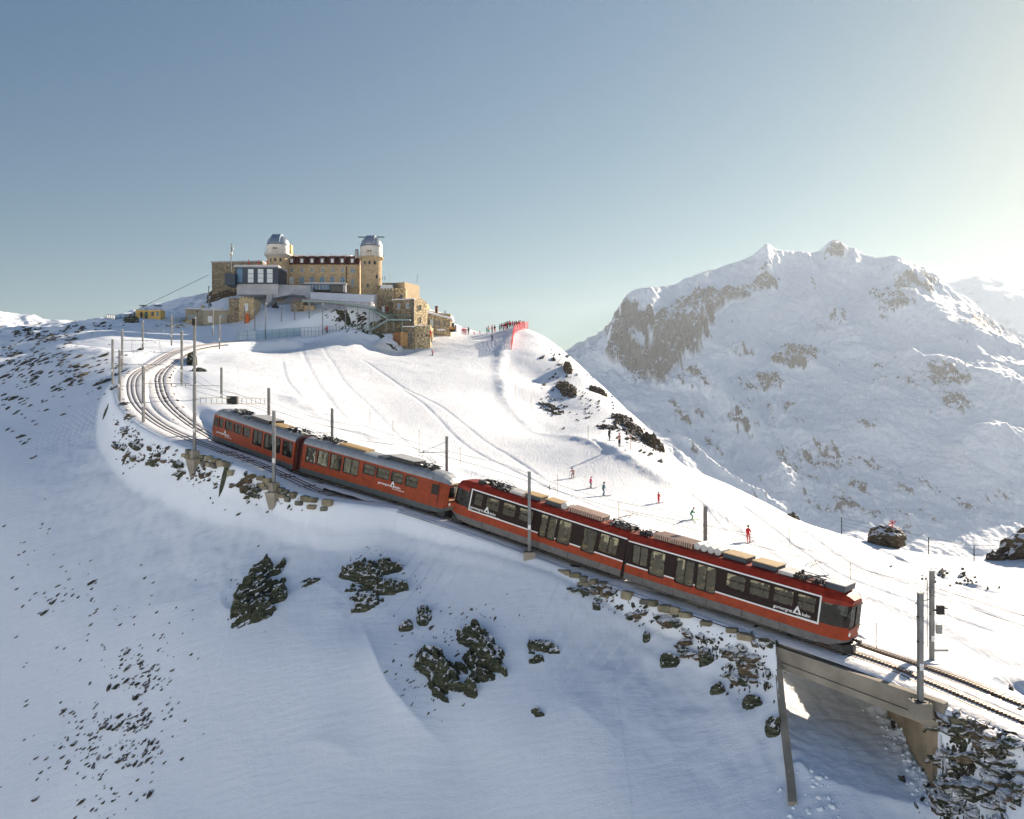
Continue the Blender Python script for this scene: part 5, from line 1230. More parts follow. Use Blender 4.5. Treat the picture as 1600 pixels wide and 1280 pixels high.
WIND = mat('dark_window_and_shade', (.02, .03, .04), .15, 0, .1, .6)  # dark panes; also the painted shade of openings and the lodge corner
FRAME = mat('window_frame_paint', (.55, .50, .42), .6, 0, .05, 2)
NAVY = mat('navy_cladding', (.015, .035, .065), .4, 0, .1, 1)
PALEG = mat('pale_pane', (.62, .68, .70), .2, 0, .06, 1)
CONG = mat('terrace_concrete', (.42, .43, .45), .85, 0, .08, .4)
REDB = mat('red_banner', (.60, .07, .03), .6, 0, .05, 2)
ORG = mat('orange_cover', (.70, .16, .03), .6, 0, .05, 2)
WOOD = mat('timber_boards', (.34, .17, .075), .8, 0, .18, 2.5)
WOODP = mat('pale_timber', (.55, .33, .15), .8, 0, .15, 2.5)
GREENM = mat('grey_green_steel', (.22, .29, .28), .5, .4, .08, 2)
YEL = mat('ochre_paint', (.62, .42, .12), .6, 0, .10, 1.2)
SNOWP = dirty_snow('roof_snow', .30, (.70, .68, .66))
def sx(px, D): return (px-800)/F*D
def sz(py, D): return (640-py)/F*D
class Bld:
    def __init__(s, name, px, py, D, label, cat, group=None):
        s.D = D; s.o = Vector(P(px, py, D)); s.root = empty(name, tuple(s.o)); tag(s.root, label, cat, group); s.M = Matrix.Translation(-s.o)
    def box(s, name, p0, p1, t, b, m, d0=0.0, depth=5.0, parent=None, bury=0):
        mb = MB(); mb.box(sx(p0, s.D), sx(p1, s.D), s.D+d0, s.D+d0+depth, sz(b, s.D)-bury, sz(t, s.D)); return mb.build(name, m, parent or s.root, M=s.M if not parent else Matrix.Identity(4))
    def win(s, px, top, w, h, m=WIN, d0=0.0, arch=False, frame=FRAME, D=None):
        D = s.D; x = sx(px, D); z0 = sz(top+h, D); z1 = sz(top, D); hw = w/2*D/F; y = D+d0
        mb = MB(); mb.box(x-hw-.07, x+hw+.07, y-.05, y+.02, z0-.08, z0); mb.box(x-hw-.07, x-hw, y-.04, y+.02, z0, z1); mb.box(x+hw, x+hw+.07, y-.04, y+.02, z0, z1)
        if not arch: mb.box(x-hw-.07, x+hw+.07, y-.04, y+.02, z1, z1+.08)
        mb.box(x-.03, x+.03, y-.045, y+.01, z0, z1)
        f = mb.build('window', frame, s.root, M=s.M); p = MB()
        if arch:
            pts = [(-hw, z0), (hw, z0), (hw, z1)]+[(hw*math.cos(R(a)), z1+hw*math.sin(R(a))*.8) for a in range(20, 180, 20)]+[(-hw, z1)]
        else: pts = [(-hw, z0), (hw, z0), (hw, z1), (-hw, z1)]
        k = len(pts); p.add([(x+a, y-.02, c) for a, c in pts]+[(x+a, y+.03, c) for a, c in pts], [tuple(range(k)), tuple(range(2*k-1, k-1, -1))]+[(i, (i+1) % k, k+(i+1) % k, k+i) for i in range(k)])
        p.build('pane', m, f); return f
    def tube(s, name, a, b, r, m, parent=None):
        mb = MB(); mb.tube(a, b, r, 6); return mb.build(name, m, parent or s.root, M=s.M)
# --- main hotel block
H = Bld('mountain_hotel', 500, 462, 208, 'long stone hotel with dark mansard roof between two observatory towers on the summit', 'hotel')
H.box('main_wall', 437, 562, 413.5, 460, STN, 0, 11, bury=6)
D0 = H.D; mb = MB(); x0, x1 = sx(437, D0), sx(562, D0); z0, z1 = sz(413.5, D0), sz(399.5, D0)
mb.add([(x0, D0-.35, z0), (x1, D0-.35, z0), (x1, D0+1.1, z1), (x0, D0+1.1, z1), (x0, D0+11.3, z0), (x1, D0+11.3, z0), (x1, D0+9.9, z1), (x0, D0+9.9, z1)], [(0,1,2,3),(5,4,7,6),(0,3,7,4),(1,5,6,2),(0,4,5,1),(3,2,6,7)])
rf = mb.build('mansard_roof', MANS, H.root, M=H.M)
mb = MB(); n_ = 24
for i in range(n_):
    a = x0+.6+(x1-x0-3.2)*i/n_; b = x0+.6+(x1-x0-3.2)*(i+1)/n_; t = .10+.14*random.random(); mb.box(a, b+.01*(i % 2), D0+.95-random.random()*.25, D0+9.5, z1-.05, z1+t+.15)
mb.add([(x0+.5, D0+1.2, z1+.2), (x1-2.6, D0+1.2, z1+.2), (x1-2.8, D0+5.2, z1+1.0), (x0+.8, D0+5.2, z1+1.0), (x1-2.6, D0+9.4, z1+.2), (x0+.5, D0+9.4, z1+.2)], [(0,1,2,3),(3,2,4,5),(0,3,5),(1,4,2)])
mb.build('roof_snow', SNOWP, rf)
mb = MB()
for i in range(10): x = x0+2+i*2.0; mb.tube((x, D0+5.2, z1+.9), (x, D0+5.2, z1+1.45), .07, 5)
mb.build('vent_pipes', DARK, rf)
for px in (456.3, 472.3, 488.2, 504, 519.8, 535.2, 551):
    x = sx(px, D0); mb = MB(); mb.box(x-.72, x+.72, D0-.45, D0+1.0, sz(412.5, D0), sz(401.5, D0)); d = mb.build('dormer', MANS, H.root, M=H.M)
    mb = MB(); mb.box(x-.34, x+.34, D0-.48, D0-.43, sz(411, D0), sz(405, D0)); mb.build('pane', PALEG, d)
    mb = MB(); mb.box(x-.80, x+.80, D0-.6, D0+1.0, sz(401.5, D0), sz(401.5, D0)+.10); mb.build('dormer_roof', MANS, d)
for px in (456.3, 472, 488, 504, 519.8, 535.2): H.win(px, 419, 3.6, 6.2, WIN)
H.win(551, 420, 6, 6.5, WIN)
for i, px in enumerate((455.5, 471.5, 487.5, 503.5, 519.3, 535.2)): H.win(px, 435, 6.4, 9, PALEG if i == 0 else WINB, arch=True)
H.win(551, 436, 4, 12, WIN)
H.tube('downpipe', (sx(449.8, D0), D0-.1, sz(458, D0)), (sx(449.8, D0), D0-.1, sz(414, D0)), .09, DARK); H.tube('downpipe', (sx(541.5, D0), D0-.1, sz(455, D0)), (sx(541.5, D0), D0-.1, sz(416, D0)), .09, DARK)
H.box('restaurant_front', 484, 520.5, 448.6, 456.5, WINB, -4.0, 4.2); H.box('restaurant_recess', 520.5, 541, 449, 459, WIND, -3.6, 3.8); H.box('restaurant_pillar', 541, 545, 448.5, 460, CONG, -4.0, 4.2)  # recess is a solid dark box, its inner shade put into the colour
for i in range(7): H.box('glazing_bar', 484+i*5.2, 484.7+i*5.2, 448.6, 456.5, FRAME, -4.06, .08)
H.box('terrace_roof', 482, 546, 446.6, 448.4, CONG, -4.6, 5.0); H.box('terrace_roof_snow', 482.5, 545.5, 445.9, 446.6, SNOWP, -4.5, 4.8)
# --- round towers with domes
def tower(name, label, px, D, r_px, t_top, t_bot, ring_r, drum_top, dome_top, silver_slit, wings):
    c = Vector(P(px, t_bot, D)); c.y += r_px*D/F; root = empty(name, tuple(c)); tag(root, label, 'observatory tower', 'towers with observatory domes')
    q = D/F; r = r_px*q; H_ = (t_bot-t_top)*q
    mb = MB(); mb.lathe((0, 0, 0), [(r, -8), (r, H_)], 36); mb.build('tower_wall', STN, root, True)
    mb = MB(); mb.lathe((0, 0, 0), [(r, H_-.7), (ring_r*q*.93, H_-.12), (ring_r*q, H_), (ring_r*q, H_+.25), (r*.6, H_+.25)], 40); mb.build('platform_ring', DRUM if not silver_slit else STN, root, True)
    hd = (t_top-drum_top)*q; rd = (r_px+1)*q
    mb = MB(); mb.lathe((0, 0, H_+.2), [(rd, 0), (rd, hd-.2)], 40); dr = mb.build('drum', DRUM, root, True)
    mb = MB(); hh = (drum_top-dome_top)*q
    prof = [(rd*1.03, -.12), (rd*1.03, .0)]+[(rd*math.cos(R(a)), hh*math.sin(R(a))) for a in range(0, 91, 9)]; mb.lathe((0, 0, H_+hd), prof, 40); dm = mb.build('dome', SILV, root, True)
    mb = MB(); hw = rd*.40                         # raised slit shutters running over the dome towards the viewer
    for s0_, s1_ in ((-1, 1),):
        vs = []
        for a in range(8, 116, 9):
            rr = rd*1.035+.10; zz = hh*1.035+.1
            for x_ in (-hw, hw): vs.append((x_, -rr*math.cos(R(a)), H_+hd+zz*math.sin(R(a))))
            for x_ in (-hw, hw): vs.append((x_, -(rr-.35)*math.cos(R(a)), H_+hd+(zz-.35)*math.sin(R(a))))
        k = len(vs)//4; fs = []
        for i in range(k-1):
            a = 4*i; b = a+4; fs += [(a, a+1, b+1, b), (a, b, b+2, a+2), (a+1, a+3, b+3, b+1)]
        fs += [(0, 2, 3, 1), (4*k-4, 4*k-3, 4*k-1, 4*k-2)]; mb.add(vs, fs)
    mb.build('dome_shutter', SILV if silver_slit else mat('blue_shutter', (.26, .33, .40), .35, .6, .1, 1), dm)
    if wings:
        mb = MB(); z = H_+hd+hh*.93
        for s in (-1, 1): mb.box(min(s*rd*.5, s*rd*1.22), max(s*rd*.5, s*rd*1.22), -.35, .1, z-.12, z+.06)
        mb.build('shutter_rail', DARK, dm)
    mb = MB(); z = H_+.3
    mb.box(-rd*.30, rd*.30, -rd-.06, -rd+.5, z, z+1.55); mb.build('drum_door', FRAME, dr); mb = MB(); mb.box(-.5, -.08, -rd-.1, -rd-.02, z+1.0, z+1.3); mb.box(.08, .5, -rd-.1, -rd-.02, z+1.0, z+1.3); mb.build('door_window', WIND, dr)
    mb = MB()
    for i in range(26):
        a = 2*math.pi*i/26; x, y = ring_r*q*.97*math.cos(a), ring_r*q*.97*math.sin(a); mb.tube((x, y, H_+.25), (x, y, H_+1.15), .02, 4)
    for i in range(26):
        a, b = 2*math.pi*i/26, 2*math.pi*(i+1)/26; mb.tube((ring_r*q*.97*math.cos(a), ring_r*q*.97*math.sin(a), H_+1.15), (ring_r*q*.97*math.cos(b), ring_r*q*.97*math.sin(b), H_+1.15), .025, 4)
    tag(mb.build('railing', STEEL, root), kind='stuff')
    for a, zf, w in ((-62, .93, .28), (-90, .93, .3), (-118, .93, .28), (-50, .55, .25), (-50, .18, .3), (-100, .3, .3)):
        t = R(a); x, y = math.cos(t)*r, math.sin(t)*r; n_ = Vector((math.cos(t), math.sin(t), 0)); tv = Vector((-n_.y, n_.x, 0)); mb = MB(); mb.obox(Vector((x, y, H_*zf-.8)), tv*w, n_*.06, (0, 0, .42)); mb.build('window', WIND, root)
    return root
tower('observatory_tower', 'left round stone tower with silver dome and blue shutter', 430, 204, 16.5, 397, 450, 21.5, 380.5, 364, False, False)
tower('observatory_tower', 'right round stone tower with silver dome and dark shutter rails', 577.5, 204, 16.3, 401.5, 458, 20, 383, 366, True, True)
b = Bld('tower_stub', 452, 398, 207, 'small ochre lift housing behind the left dome', 'roof housing'); b.box('wall', 447.5, 454.5, 382, 400, YEL, 0, 2)
b = Bld('roof_tank', 557.5, 400, 207, 'small white cylinder housing left of the right dome', 'roof housing'); mb = MB(); mb.lathe((0, 0, 0), [(.45, -.5), (.45, 1.6), (.0, 1.75)], 14); mb.build('tank', DRUM, b.root, True)
# --- stone annex on the left
b = Bld('stone_annex', 365, 470, 212, 'tall plain stone annex at the left end of the hotel', 'building')
mb = MB(); D = 212; ax, bx, cx_ = sx(320, D), sx(331, D), sx(412, D)
mb.prism([(ax, D+9), (bx, D), (cx_, D-1), (cx_, D+12), (ax, D+14)], sz(478, D)-6, sz(410.5, D)); mb.build('wall', STN2, b.root, M=b.M)
mb = MB(); mb.prism([(ax-.3, D+9), (bx-.2, D-.3), (cx_, D-1.3), (cx_, D+12), (ax-.3, D+14)], sz(410.5, D), sz(408.6, D)); mb.build('roof_edge', CONG, b.root, M=b.M)
b.win(340, 417, 3, 2, WIND, .0); b.win(337, 442, 3, 5, WIND, .0)
# antenna mast
a = Bld('antenna_mast', 361, 425, 203, 'thin antenna mast with pale drum in front of the stone annex', 'antenna')
a.tube('pole', P(361, 425, 203), P(361.5, 380, 203), .12, MAST); a.tube('drum', P(361, 398, 203), P(361, 394, 203), .35, DRUM); mb = MB(); mb.box(P(362, 0, 203)[0], P(364, 0, 203)[0], 203, 203.3, sz(391, 203), sz(386, 203)); mb.build('panel_aerial', STEEL, a.root, M=a.M)
# --- modern pavilion
b = Bld('glass_pavilion', 402, 444, 198, 'modern navy pavilion with three tall pale panes below the left tower', 'pavilion')
b.box('wall', 368, 434.5, 419, 443.5, NAVY, 0, 8); b.box('plinth', 369, 434, 443.5, 460, CONG, .4, 7); b.box('side_box', 354.5, 370, 429, 443, NAVY, -1.5, 5, bury=.5)
b.box('flat_roof', 366.5, 436, 415.6, 418.4, CONG, -.7, 9.2); b.box('roof_snow', 367, 435.5, 414.9, 415.6, SNOWP, -.6, 9)
for px in (391.8, 407.3, 421.6):
    b.box('tall_pane', px-4.3, px+4.3, 420.5, 441.5, PALEG, -.06, .1)
    for k in range(1, 3): b.box('glazing_bar', px-4.3, px+4.3, 420.5+7*k, 421.0+7*k, NAVY, -.1, .06)
b.box('side_pane', 370.5, 379, 419.5, 441, WINB, -.06, .1)
for px in (388.5, 404, 417.5): f = Bld('red_banner', px, 416, 203, {388.5: 'leftmost', 404: 'middle', 417.5: 'rightmost'}[px]+' of three small red banners above the navy pavilion', 'banner', 'red banners'); f.box('cloth', px-.7, px+.7, 406.5, 416, REDB, 0, .1); f.box('pole', px-.9, px-.7, 406, 420, MAST, 0, .06)
# terrace walls and white banks
b = Bld('terrace_wall', 450, 466, 200, 'pale grey faceted concrete terrace wall below the navy pavilion', 'terrace wall')
mb = MB(); D = 200
def pp(px, py, dd=0): return (sx(px, D+dd), D+dd, sz(py, D+dd))
def slab(pts, back, name, m, bl):
    mb = MB(); k = len(pts); vs = [Vector(p) for p in pts]; vs2 = [v+Vector((0, back, 0)) for v in vs]
    mb.add(vs+vs2, [tuple(range(k)), tuple(range(2*k-1, k-1, -1))]+[(i, (i+1) % k, k+(i+1) % k, k+i) for i in range(k)]); return mb.build(name, m, bl.root, M=bl.M)
slab([pp(415, 480, -3), pp(418, 443, 0), pp(429, 443, 0), pp(424, 470, -3)], 3, 'wall_facet', CONG, b); slab([pp(424, 466, -2), pp(430, 443.6, 0), pp(448, 445, 0), pp(456, 460, -1.0), pp(440, 463, -1.5)], 3, 'wall_facet', CONG, b)
slab([pp(448, 445.2, .1), pp(485, 446.5, 0), pp(486, 478, -3.5), pp(476, 462, -2), pp(456, 460, -.8)], 3, 'wall_facet', CONG, b)
b = Bld('snow_bank_wall', 535, 470, 196, 'long smooth white snow covered embankment wall below the hotel', 'embankment')
D = 196; NX, NZ = 60, 16; A_, B_ = np.meshgrid(np.linspace(485, 585, NX), np.linspace(0, 1, NZ)); ytop = np.interp(A_, [485, 585], [456.5, 461]); ybot = np.interp(A_, [485, 540, 585], [471, 476, 482])
yy = ybot+(ytop-ybot)*B_; Dd = D-4+4.5*B_+.3*fbm(A_/6, B_*3, 4, 3)+np.exp(-((A_-588)/5)**2)*2
me = grid_mesh('snow_face', (A_-800)/F*Dd-b.o.x, Dd-b.o.y, (640-yy)/F*Dd-b.o.z, {'piste': A_*0}, [SNOWP]); o = bpy.data.objects.new('snow_face', me); COL.objects.link(o); o.parent = b.root
b.box('backing_wall', 486, 586, 458, 482, CONG, 2.0, 5, bury=3)
mb = MB()
for i in range(22): px = 457+i*6.2; mb.box(sx(px, 191), sx(px+.6, 191), 191, 191.08, sz(np.interp(px, [457, 590], [472, 481]), 191), sz(np.interp(px, [457, 590], [466, 474.5]), 191))
mb.poly([(sx(px, 191), 191, sz(np.interp(px, [457, 590], [466, 474.5]), 191)) for px in range(457, 592, 10)], .05, 4)
f = Bld('terrace_railing', 520, 474, 191, 'thin rusty railing on the walkway below the white embankment wall', 'railing'); mb.build('bars', mat('rusty_bar', (.32, .13, .07), .7, 0, .1, 2), f.root, M=f.M)
w = Bld('walkway_bridge', 530, 478, 191.5, 'grey steel walkway on thin posts leading to the outdoor stairs', 'walkway')
mb = MB(); a_ = Vector(P(473, 470.5, 191.5)); b_ = Vector(P(520, 472.5, 191.5)); c_ = Vector(P(588, 482, 191.5)); mb.bar(a_, b_, 1.6, .5); mb.bar(b_, c_, 1.6, .5); mb.build('deck', GREENM, w.root, M=w.M)
for px, yb in ((482.5, 512), (558.5, 517), (577, 515), (583, 516), (460, 518)): w.tube('post', P(px, yb, 191.5), P(px, 474 if px > 470 else 476, 191.5), .11, GREENM)
b = Bld('stone_bastion', 466, 478, 193, 'small dark stone bastion at the left end of the walkway', 'bastion'); b.box('wall', 455, 474, 470.5, 483, STN2, 0, 5, bury=1); b.box('lower_wall', 472, 490, 477, 489, STN, .5, 4, bury=1)
# --- right wing
b = Bld('crenellated_block', 598, 500, 199, 'rough stone block with toothed parapet right of the right tower', 'building')
b.box('wall', 583, 614, 453, 512, STN2, 0, 7, bury=2)
for i in range(6): b.box('merlon', 586+i*4.8, 588.6+i*4.8, 450.5, 453, STN2, -.1, 1.0)
b.box('snow_terrace', 591, 610, 442, 450.5, SNOWP, 3.5, 5); b.box('parapet_back', 592, 608, 437, 442.5, STN2, 5, 3)
b.box('door', 603, 607.5, 479, 488, mat('rust_door', (.25, .05, .03), .6, 0, .1, 2), -.06, .1); b.box('door', 597, 601, 479, 488, PALEG, -.06, .1)
b = Bld('tan_block', 631, 470, 205, 'plain tan cube shaped building with sunlit right face', 'building')
mb = MB(); D = 205; mb.prism([(sx(608, D), D+1), (sx(633.5, D), D-1.5), (sx(652, D), D+5), (sx(628, D), D+9)], sz(480, D)-3, sz(442, D)); mb.build('wall', TANW, b.root, M=b.M)
b.box('roof_terrace', 612, 621, 443.5, 450, WIND, -1.4, .5)
b.tube('antenna', P(651.5, 442, 206), P(652, 428, 206), .06, MAST)
b = Bld('flag_pole', 609.5, 440, 203, 'bare white flag pole behind the toothed parapet', 'flag pole'); b.tube('pole', P(609.5, 446, 203), P(609.5, 418, 203), .06, FRAME)
b = Bld('tourist_group_tower', 599, 437, 206, 'two tiny aerials on the small parapet right of the right tower', 'aerials'); b.tube('aerial', P(597.5, 438, 206), P(597.5, 433, 206), .06, DARK); b.tube('aerial', P(601.5, 438, 206), P(601.5, 432, 206), .09, DARK)
b = Bld('corbelled_gallery', 623, 462, 202, 'sunlit stone gallery with corbels behind the stone lodge', 'building'); b.box('wall', 613, 634, 451, 470, STN3, 0, 4)
for i in range(4): b.box('corbel', 614+i*4.4, 617+i*4.4, 451, 456, STN3, -.7, .8)
b.box('arched_opening', 625, 629, 461, 468, WIND, -.05, .1)
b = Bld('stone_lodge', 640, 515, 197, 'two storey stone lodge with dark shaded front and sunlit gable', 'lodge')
D = 197; mb = MB(); mb.prism([(sx(614, D), D), (sx(648.5, D), D-2), (sx(649, D), D+8), (sx(614, D), D+8)], sz(530, D)-2, sz(469.5, D)); mb.build('front_wall', STN2, b.root, M=b.M)  # lodge front shade and gable sunlight are put into the stone colours
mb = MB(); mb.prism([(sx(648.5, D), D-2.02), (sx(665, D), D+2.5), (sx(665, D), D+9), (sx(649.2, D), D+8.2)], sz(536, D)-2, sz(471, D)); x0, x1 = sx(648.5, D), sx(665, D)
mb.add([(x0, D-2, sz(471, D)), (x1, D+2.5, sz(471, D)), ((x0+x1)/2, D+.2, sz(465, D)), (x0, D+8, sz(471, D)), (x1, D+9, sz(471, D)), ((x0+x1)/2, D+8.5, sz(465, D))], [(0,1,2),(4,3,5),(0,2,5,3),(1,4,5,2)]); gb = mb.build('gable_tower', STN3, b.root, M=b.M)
mb = MB(); mb.prism([(sx(612.5, D), D-.5), (sx(649.5, D), D-2.6), (sx(649.5, D), D+8), (sx(612.5, D), D+8)], sz(469.5, D)+.0, sz(468.3, D)+.02); mb.build('roof_snow', SNOWP, b.root, M=b.M)
mb = MB(); mb.box(sx(645.5, D), sx(648.3, D), D-2.2, D-1.6, sz(520, D), sz(470, D)); mb.build('corner_shade_strip', WIND, b.root, M=b.M)  # dark strip painted in as the shade beside the gable
for px in (624, 638.5):
    f = b.win(px, 475.5, 3.8, 8, WIN, -1.0 if px < 630 else -1.75)
for px, top, h in ((656.6, 477, 7.5), (656.3, 496, 9)):
    b.win(px, top, 3, h, WIND, .05)
b.box('lower_storey', 630, 650, 513, 536, STN2, -3.2, 3, bury=2); b.box('gable_base', 650, 674, 511, 536, STN3, -2.6, 8, bury=2); b.box('cellar_door', 641.5, 646, 523, 536, WIND, -3.26, .1)
for px in (654.5, 661, 668.5): b.box('cellar_window', px-1, px+1, 524, 528, WIND, -2.66, .1)
b.box('snow_ledge', 631, 651, 511.6, 513, SNOWP, -3.3, 3); b.box('snow_ledge', 651, 673, 510, 511, SNOWP, -2.7, 6)
b = Bld('low_stone_wing', 684, 515, 204, 'low sunlit stone wing with brick chimney right of the lodge', 'building')
D = 204; mb = MB(); xa, xb = sx(664, D), sx(703, D); mb.prism([(xa, D-2), (xb, D+2), (xb, D+8), (xa, D+6)], sz(519, D)-2, sz(489, D)); 
mb.build('wall', STN3, b.root, M=b.M)
mb = MB(); za, zb = sz(487.5, D), sz(496, D); zr0, zr1 = sz(479, D), sz(491, D)
mb.add([(xa, D-2.6, za), (xb+.5, D+1.6, zb), (xb+.5, D+5, zr1), (xa, D+3, zr0), (xa, D+7, za), (xb+.5, D+8.5, zb), (xa, D-2.6, za-.35), (xb+.5, D+1.6, zb-.35), (xb+.5, D+8.5, zb-.35), (xa, D+7, za-.35)], [(0,1,2,3),(3,2,5,4),(6,7,1,0),(1,7,8,5,2),(0,3,4,9,6),(9,8,7,6)]); rr = mb.build('roof', SNOWP, b.root, M=b.M)
b.box('chimney', 679.3, 683, 479, 489, mat('chimney_brick', (.16, .05, .035), .9, 0, .2, 4), 1.0, 1.0); b.box('chimney_cap', 678.8, 683.5, 477.6, 479, DARK, .9, 1.2); b.tube('flue', P(695.5, 492, 206), P(695.5, 485, 206), .1, DARK)
for i, px in enumerate((670, 681, 686, 694, 699.5)):
    b.win(px, 501, 2.0, 8.5, WIND, -1.6+i*.85)
b.box('door_panel', 673, 677.5, 500, 512, PALEG, -1.45, .2)
s_ = Bld('snow_plough_vehicle', 707, 516, 202, 'grey and orange snow vehicle parked at the right end of the low stone wing', 'vehicle')
s_.box('body', 703.5, 711, 511, 515.5, mat('orange_body', (.6, .25, .05), .5, 0, .1, 2), 0, 2.5); s_.box('cab', 705, 709.5, 504.5, 511, GREYM, .3, 1.8); s_.box('cab_window', 705.5, 709, 505.5, 509, WIND, .22, .1); s_.box('track', 703, 711.5, 515, 518.5, BLACK, -.1, .8); s_.box('blade', 711, 713, 508, 517, GREYM, -.5, 3)
t_ = Bld('covered_bench', 688, 516, 200, 'white covered table stand in front of the low stone wing', 'table'); t_.box('top', 682.5, 695.5, 514.2, 516, SNOWP, 0, 1.6); t_.box('leg', 684, 685, 516, 519, WOOD, .2, .3); t_.box('leg', 693, 694, 516, 519, WOOD, .2, .3)
f = Bld('timber_fence', 625, 530, 193, 'fence of brown and pale upright timber boards below the lodge', 'fence')
D = 193
for i in range(12):
    px = 614+i*1.9; dark_ = px < 626; mb = MB(); y = D-.3*i/2 if dark_ else D-1.8+.35*(i-6); mb.box(sx(px, D), sx(px+1.8, D), y, y+.08, sz(537 if i > 3 else 534, D)-.5, sz(519.5+random.random()*.6, D)); mb.build('board', WOOD if dark_ else WOODP, f.root, M=f.M)
p_ = Bld('snow_pile', 604, 534, 190, 'pointed pile of grey snow beside the timber fence', 'snow pile')
NX = 36; A_, B_ = np.meshgrid(np.linspace(-1, 1, NX), np.linspace(-1, 1, NX)); hh_ = np.clip(1-np.hypot(A_, B_)*1.0, -.3, 1)*1.9+.12*fbm(A_*4, B_*4, 3, 3); me = grid_mesh('pile', A_*2.6, B_*2.4, hh_-.4, {'piste': A_*0}, [SNOWP]); o = bpy.data.objects.new('pile', me); COL.objects.link(o); o.parent = p_.root
# steel stairs
st = Bld('outdoor_staircase', 610, 500, 193, 'grey green steel outdoor staircase zigzagging down beside the lodge', 'staircase'); D = 193
def Q(px, py, d=0): return Vector(P(px, py, D+d))
def flight(a, b, w, nst, name):
    mb = MB(); v = Vector((0, w, 0))
    mb.bar(a, b, .1, .35); mb.bar(a+v, b+v, .1, .35); mb.build(name, GREENM, st.root, M=st.M); mb = MB()
    for i in range(nst): c = a.lerp(b, (i+.5)/nst)+v/2; mb.box(c.x-.16, c.x+.16, c.y-w/2, c.y+w/2, c.z, c.z+.04)
    mb.build('treads', GREENM, st.root, M=st.M); mb = MB(); up = Vector((0, 0, 1.05))
    mb.tube(a+up, b+up, .04, 5); mb.tube(a+up*.55, b+up*.55, .025, 4)
    for i in range(6): c = a.lerp(b, i/5); mb.tube(c, c+up, .03, 4)
    mb.build('handrail', GREENM, st.root, M=st.M)
flight(Q(577, 482), Q(606, 498), 1.4, 20, 'stair_flight'); flight(Q(606, 500), Q(577, 517), 1.4, 20, 'stair_flight'); flight(Q(585, 484, 2.2), Q(616, 499, 2.2), 1.4, 16, 'stair_flight')
mb = MB(); a_, b_ = Q(604, 499), Q(641, 499.5); mb.box(a_.x, b_.x, D-.4, D+2.8, a_.z-.35, a_.z); mb.build('landing', GREENM, st.root, M=st.M)
mb = MB(); mb.tube(a_+Vector((0, -.35, 1.1)), b_+Vector((0, -.35, 1.1)), .05, 5)
for i in range(10): c = a_.lerp(b_, i/9)+Vector((0, -.35, 0)); mb.tube(c, c+Vector((0, 0, 1.1)), .03, 4)
mb.build('handrail', GREENM, st.root, M=st.M)
for px in (604, 628.5, 615): st.tube('post', Q(px, 518), Q(px, 500), .13 if px != 615 else .08, GREENM)
mb = MB(); mb.box(sx(578, D), sx(642, D), D+3, D+4, sz(520, D)-1, sz(501, D)); mb.build('lower_back_wall', STN2, st.root, M=st.M)
# --- station huts on the left
b = Bld('station_hut', 330, 503, 191, 'long flat roofed station hut with white door and dark windows', 'hut'); D = 191
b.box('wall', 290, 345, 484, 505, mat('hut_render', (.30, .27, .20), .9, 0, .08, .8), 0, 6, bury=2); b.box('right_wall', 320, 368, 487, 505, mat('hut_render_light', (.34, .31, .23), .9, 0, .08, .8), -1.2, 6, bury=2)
b.box('flat_roof', 288, 346, 482.3, 484, CONG, -.5, 7); b.box('roof_snow', 289, 345, 481.7, 482.3, SNOWP, -.4, 6.8); b.box('flat_roof', 319, 369.5, 485.6, 487, CONG, -1.7, 7); b.box('roof_snow', 320, 369, 485, 485.6, SNOWP, -1.6, 6.8)
b.win(300, 493.5, 12, 6, WIN, 0); b.box('door', 328, 337, 495, 505, WHITE, -1.27, .1); b.win(351.5, 493, 5, 5, WIN, -1.2); b.box('opening', 358, 366, 493.5, 505, WIND, -1.26, .1); b.box('bench_wall', 289, 306, 501, 507, STN3, -1.5, 1, bury=1)
b.box('chimney', 309, 313, 475.5, 482, STN3, 2, .8)
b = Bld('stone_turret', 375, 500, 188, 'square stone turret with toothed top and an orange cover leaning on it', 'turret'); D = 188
b.box('shaded_wall', 357, 374.5, 466, 507, STN2, .2, 5, bury=1); b.box('sunlit_wall', 374.5, 396.5, 467, 507, STN, -.3, 5.3, bury=1)  # shaded and sunlit sides painted with two stone tones
for i in range(5): b.box('merlon', 375.5+i*4.6, 378+i*4.6, 464.5, 467, STN3, -.35, 1)
for i in range(9): b.box('quoin', 394.8, 397.2, 468+i*4.2, 470.3+i*4.2, STN3, -.38, .6)
for i in range(9): b.box('quoin', 374, 376.2, 468+i*4.2, 470.3+i*4.2, STN3, -.38, .6)
b.win(385.5, 475, 5, 11, PALEG, -.3)
c_ = Bld('orange_cover', 386, 506, 186.8, 'bright orange rounded cover standing against the stone turret', 'cover'); mb = MB(); mb.lathe((0, 0, 0), [(.5, 0), (.55, 1.3), (.45, 1.9), (.2, 2.3), (0, 2.4)], 14); mb.build('cover', ORG, c_.root, True)
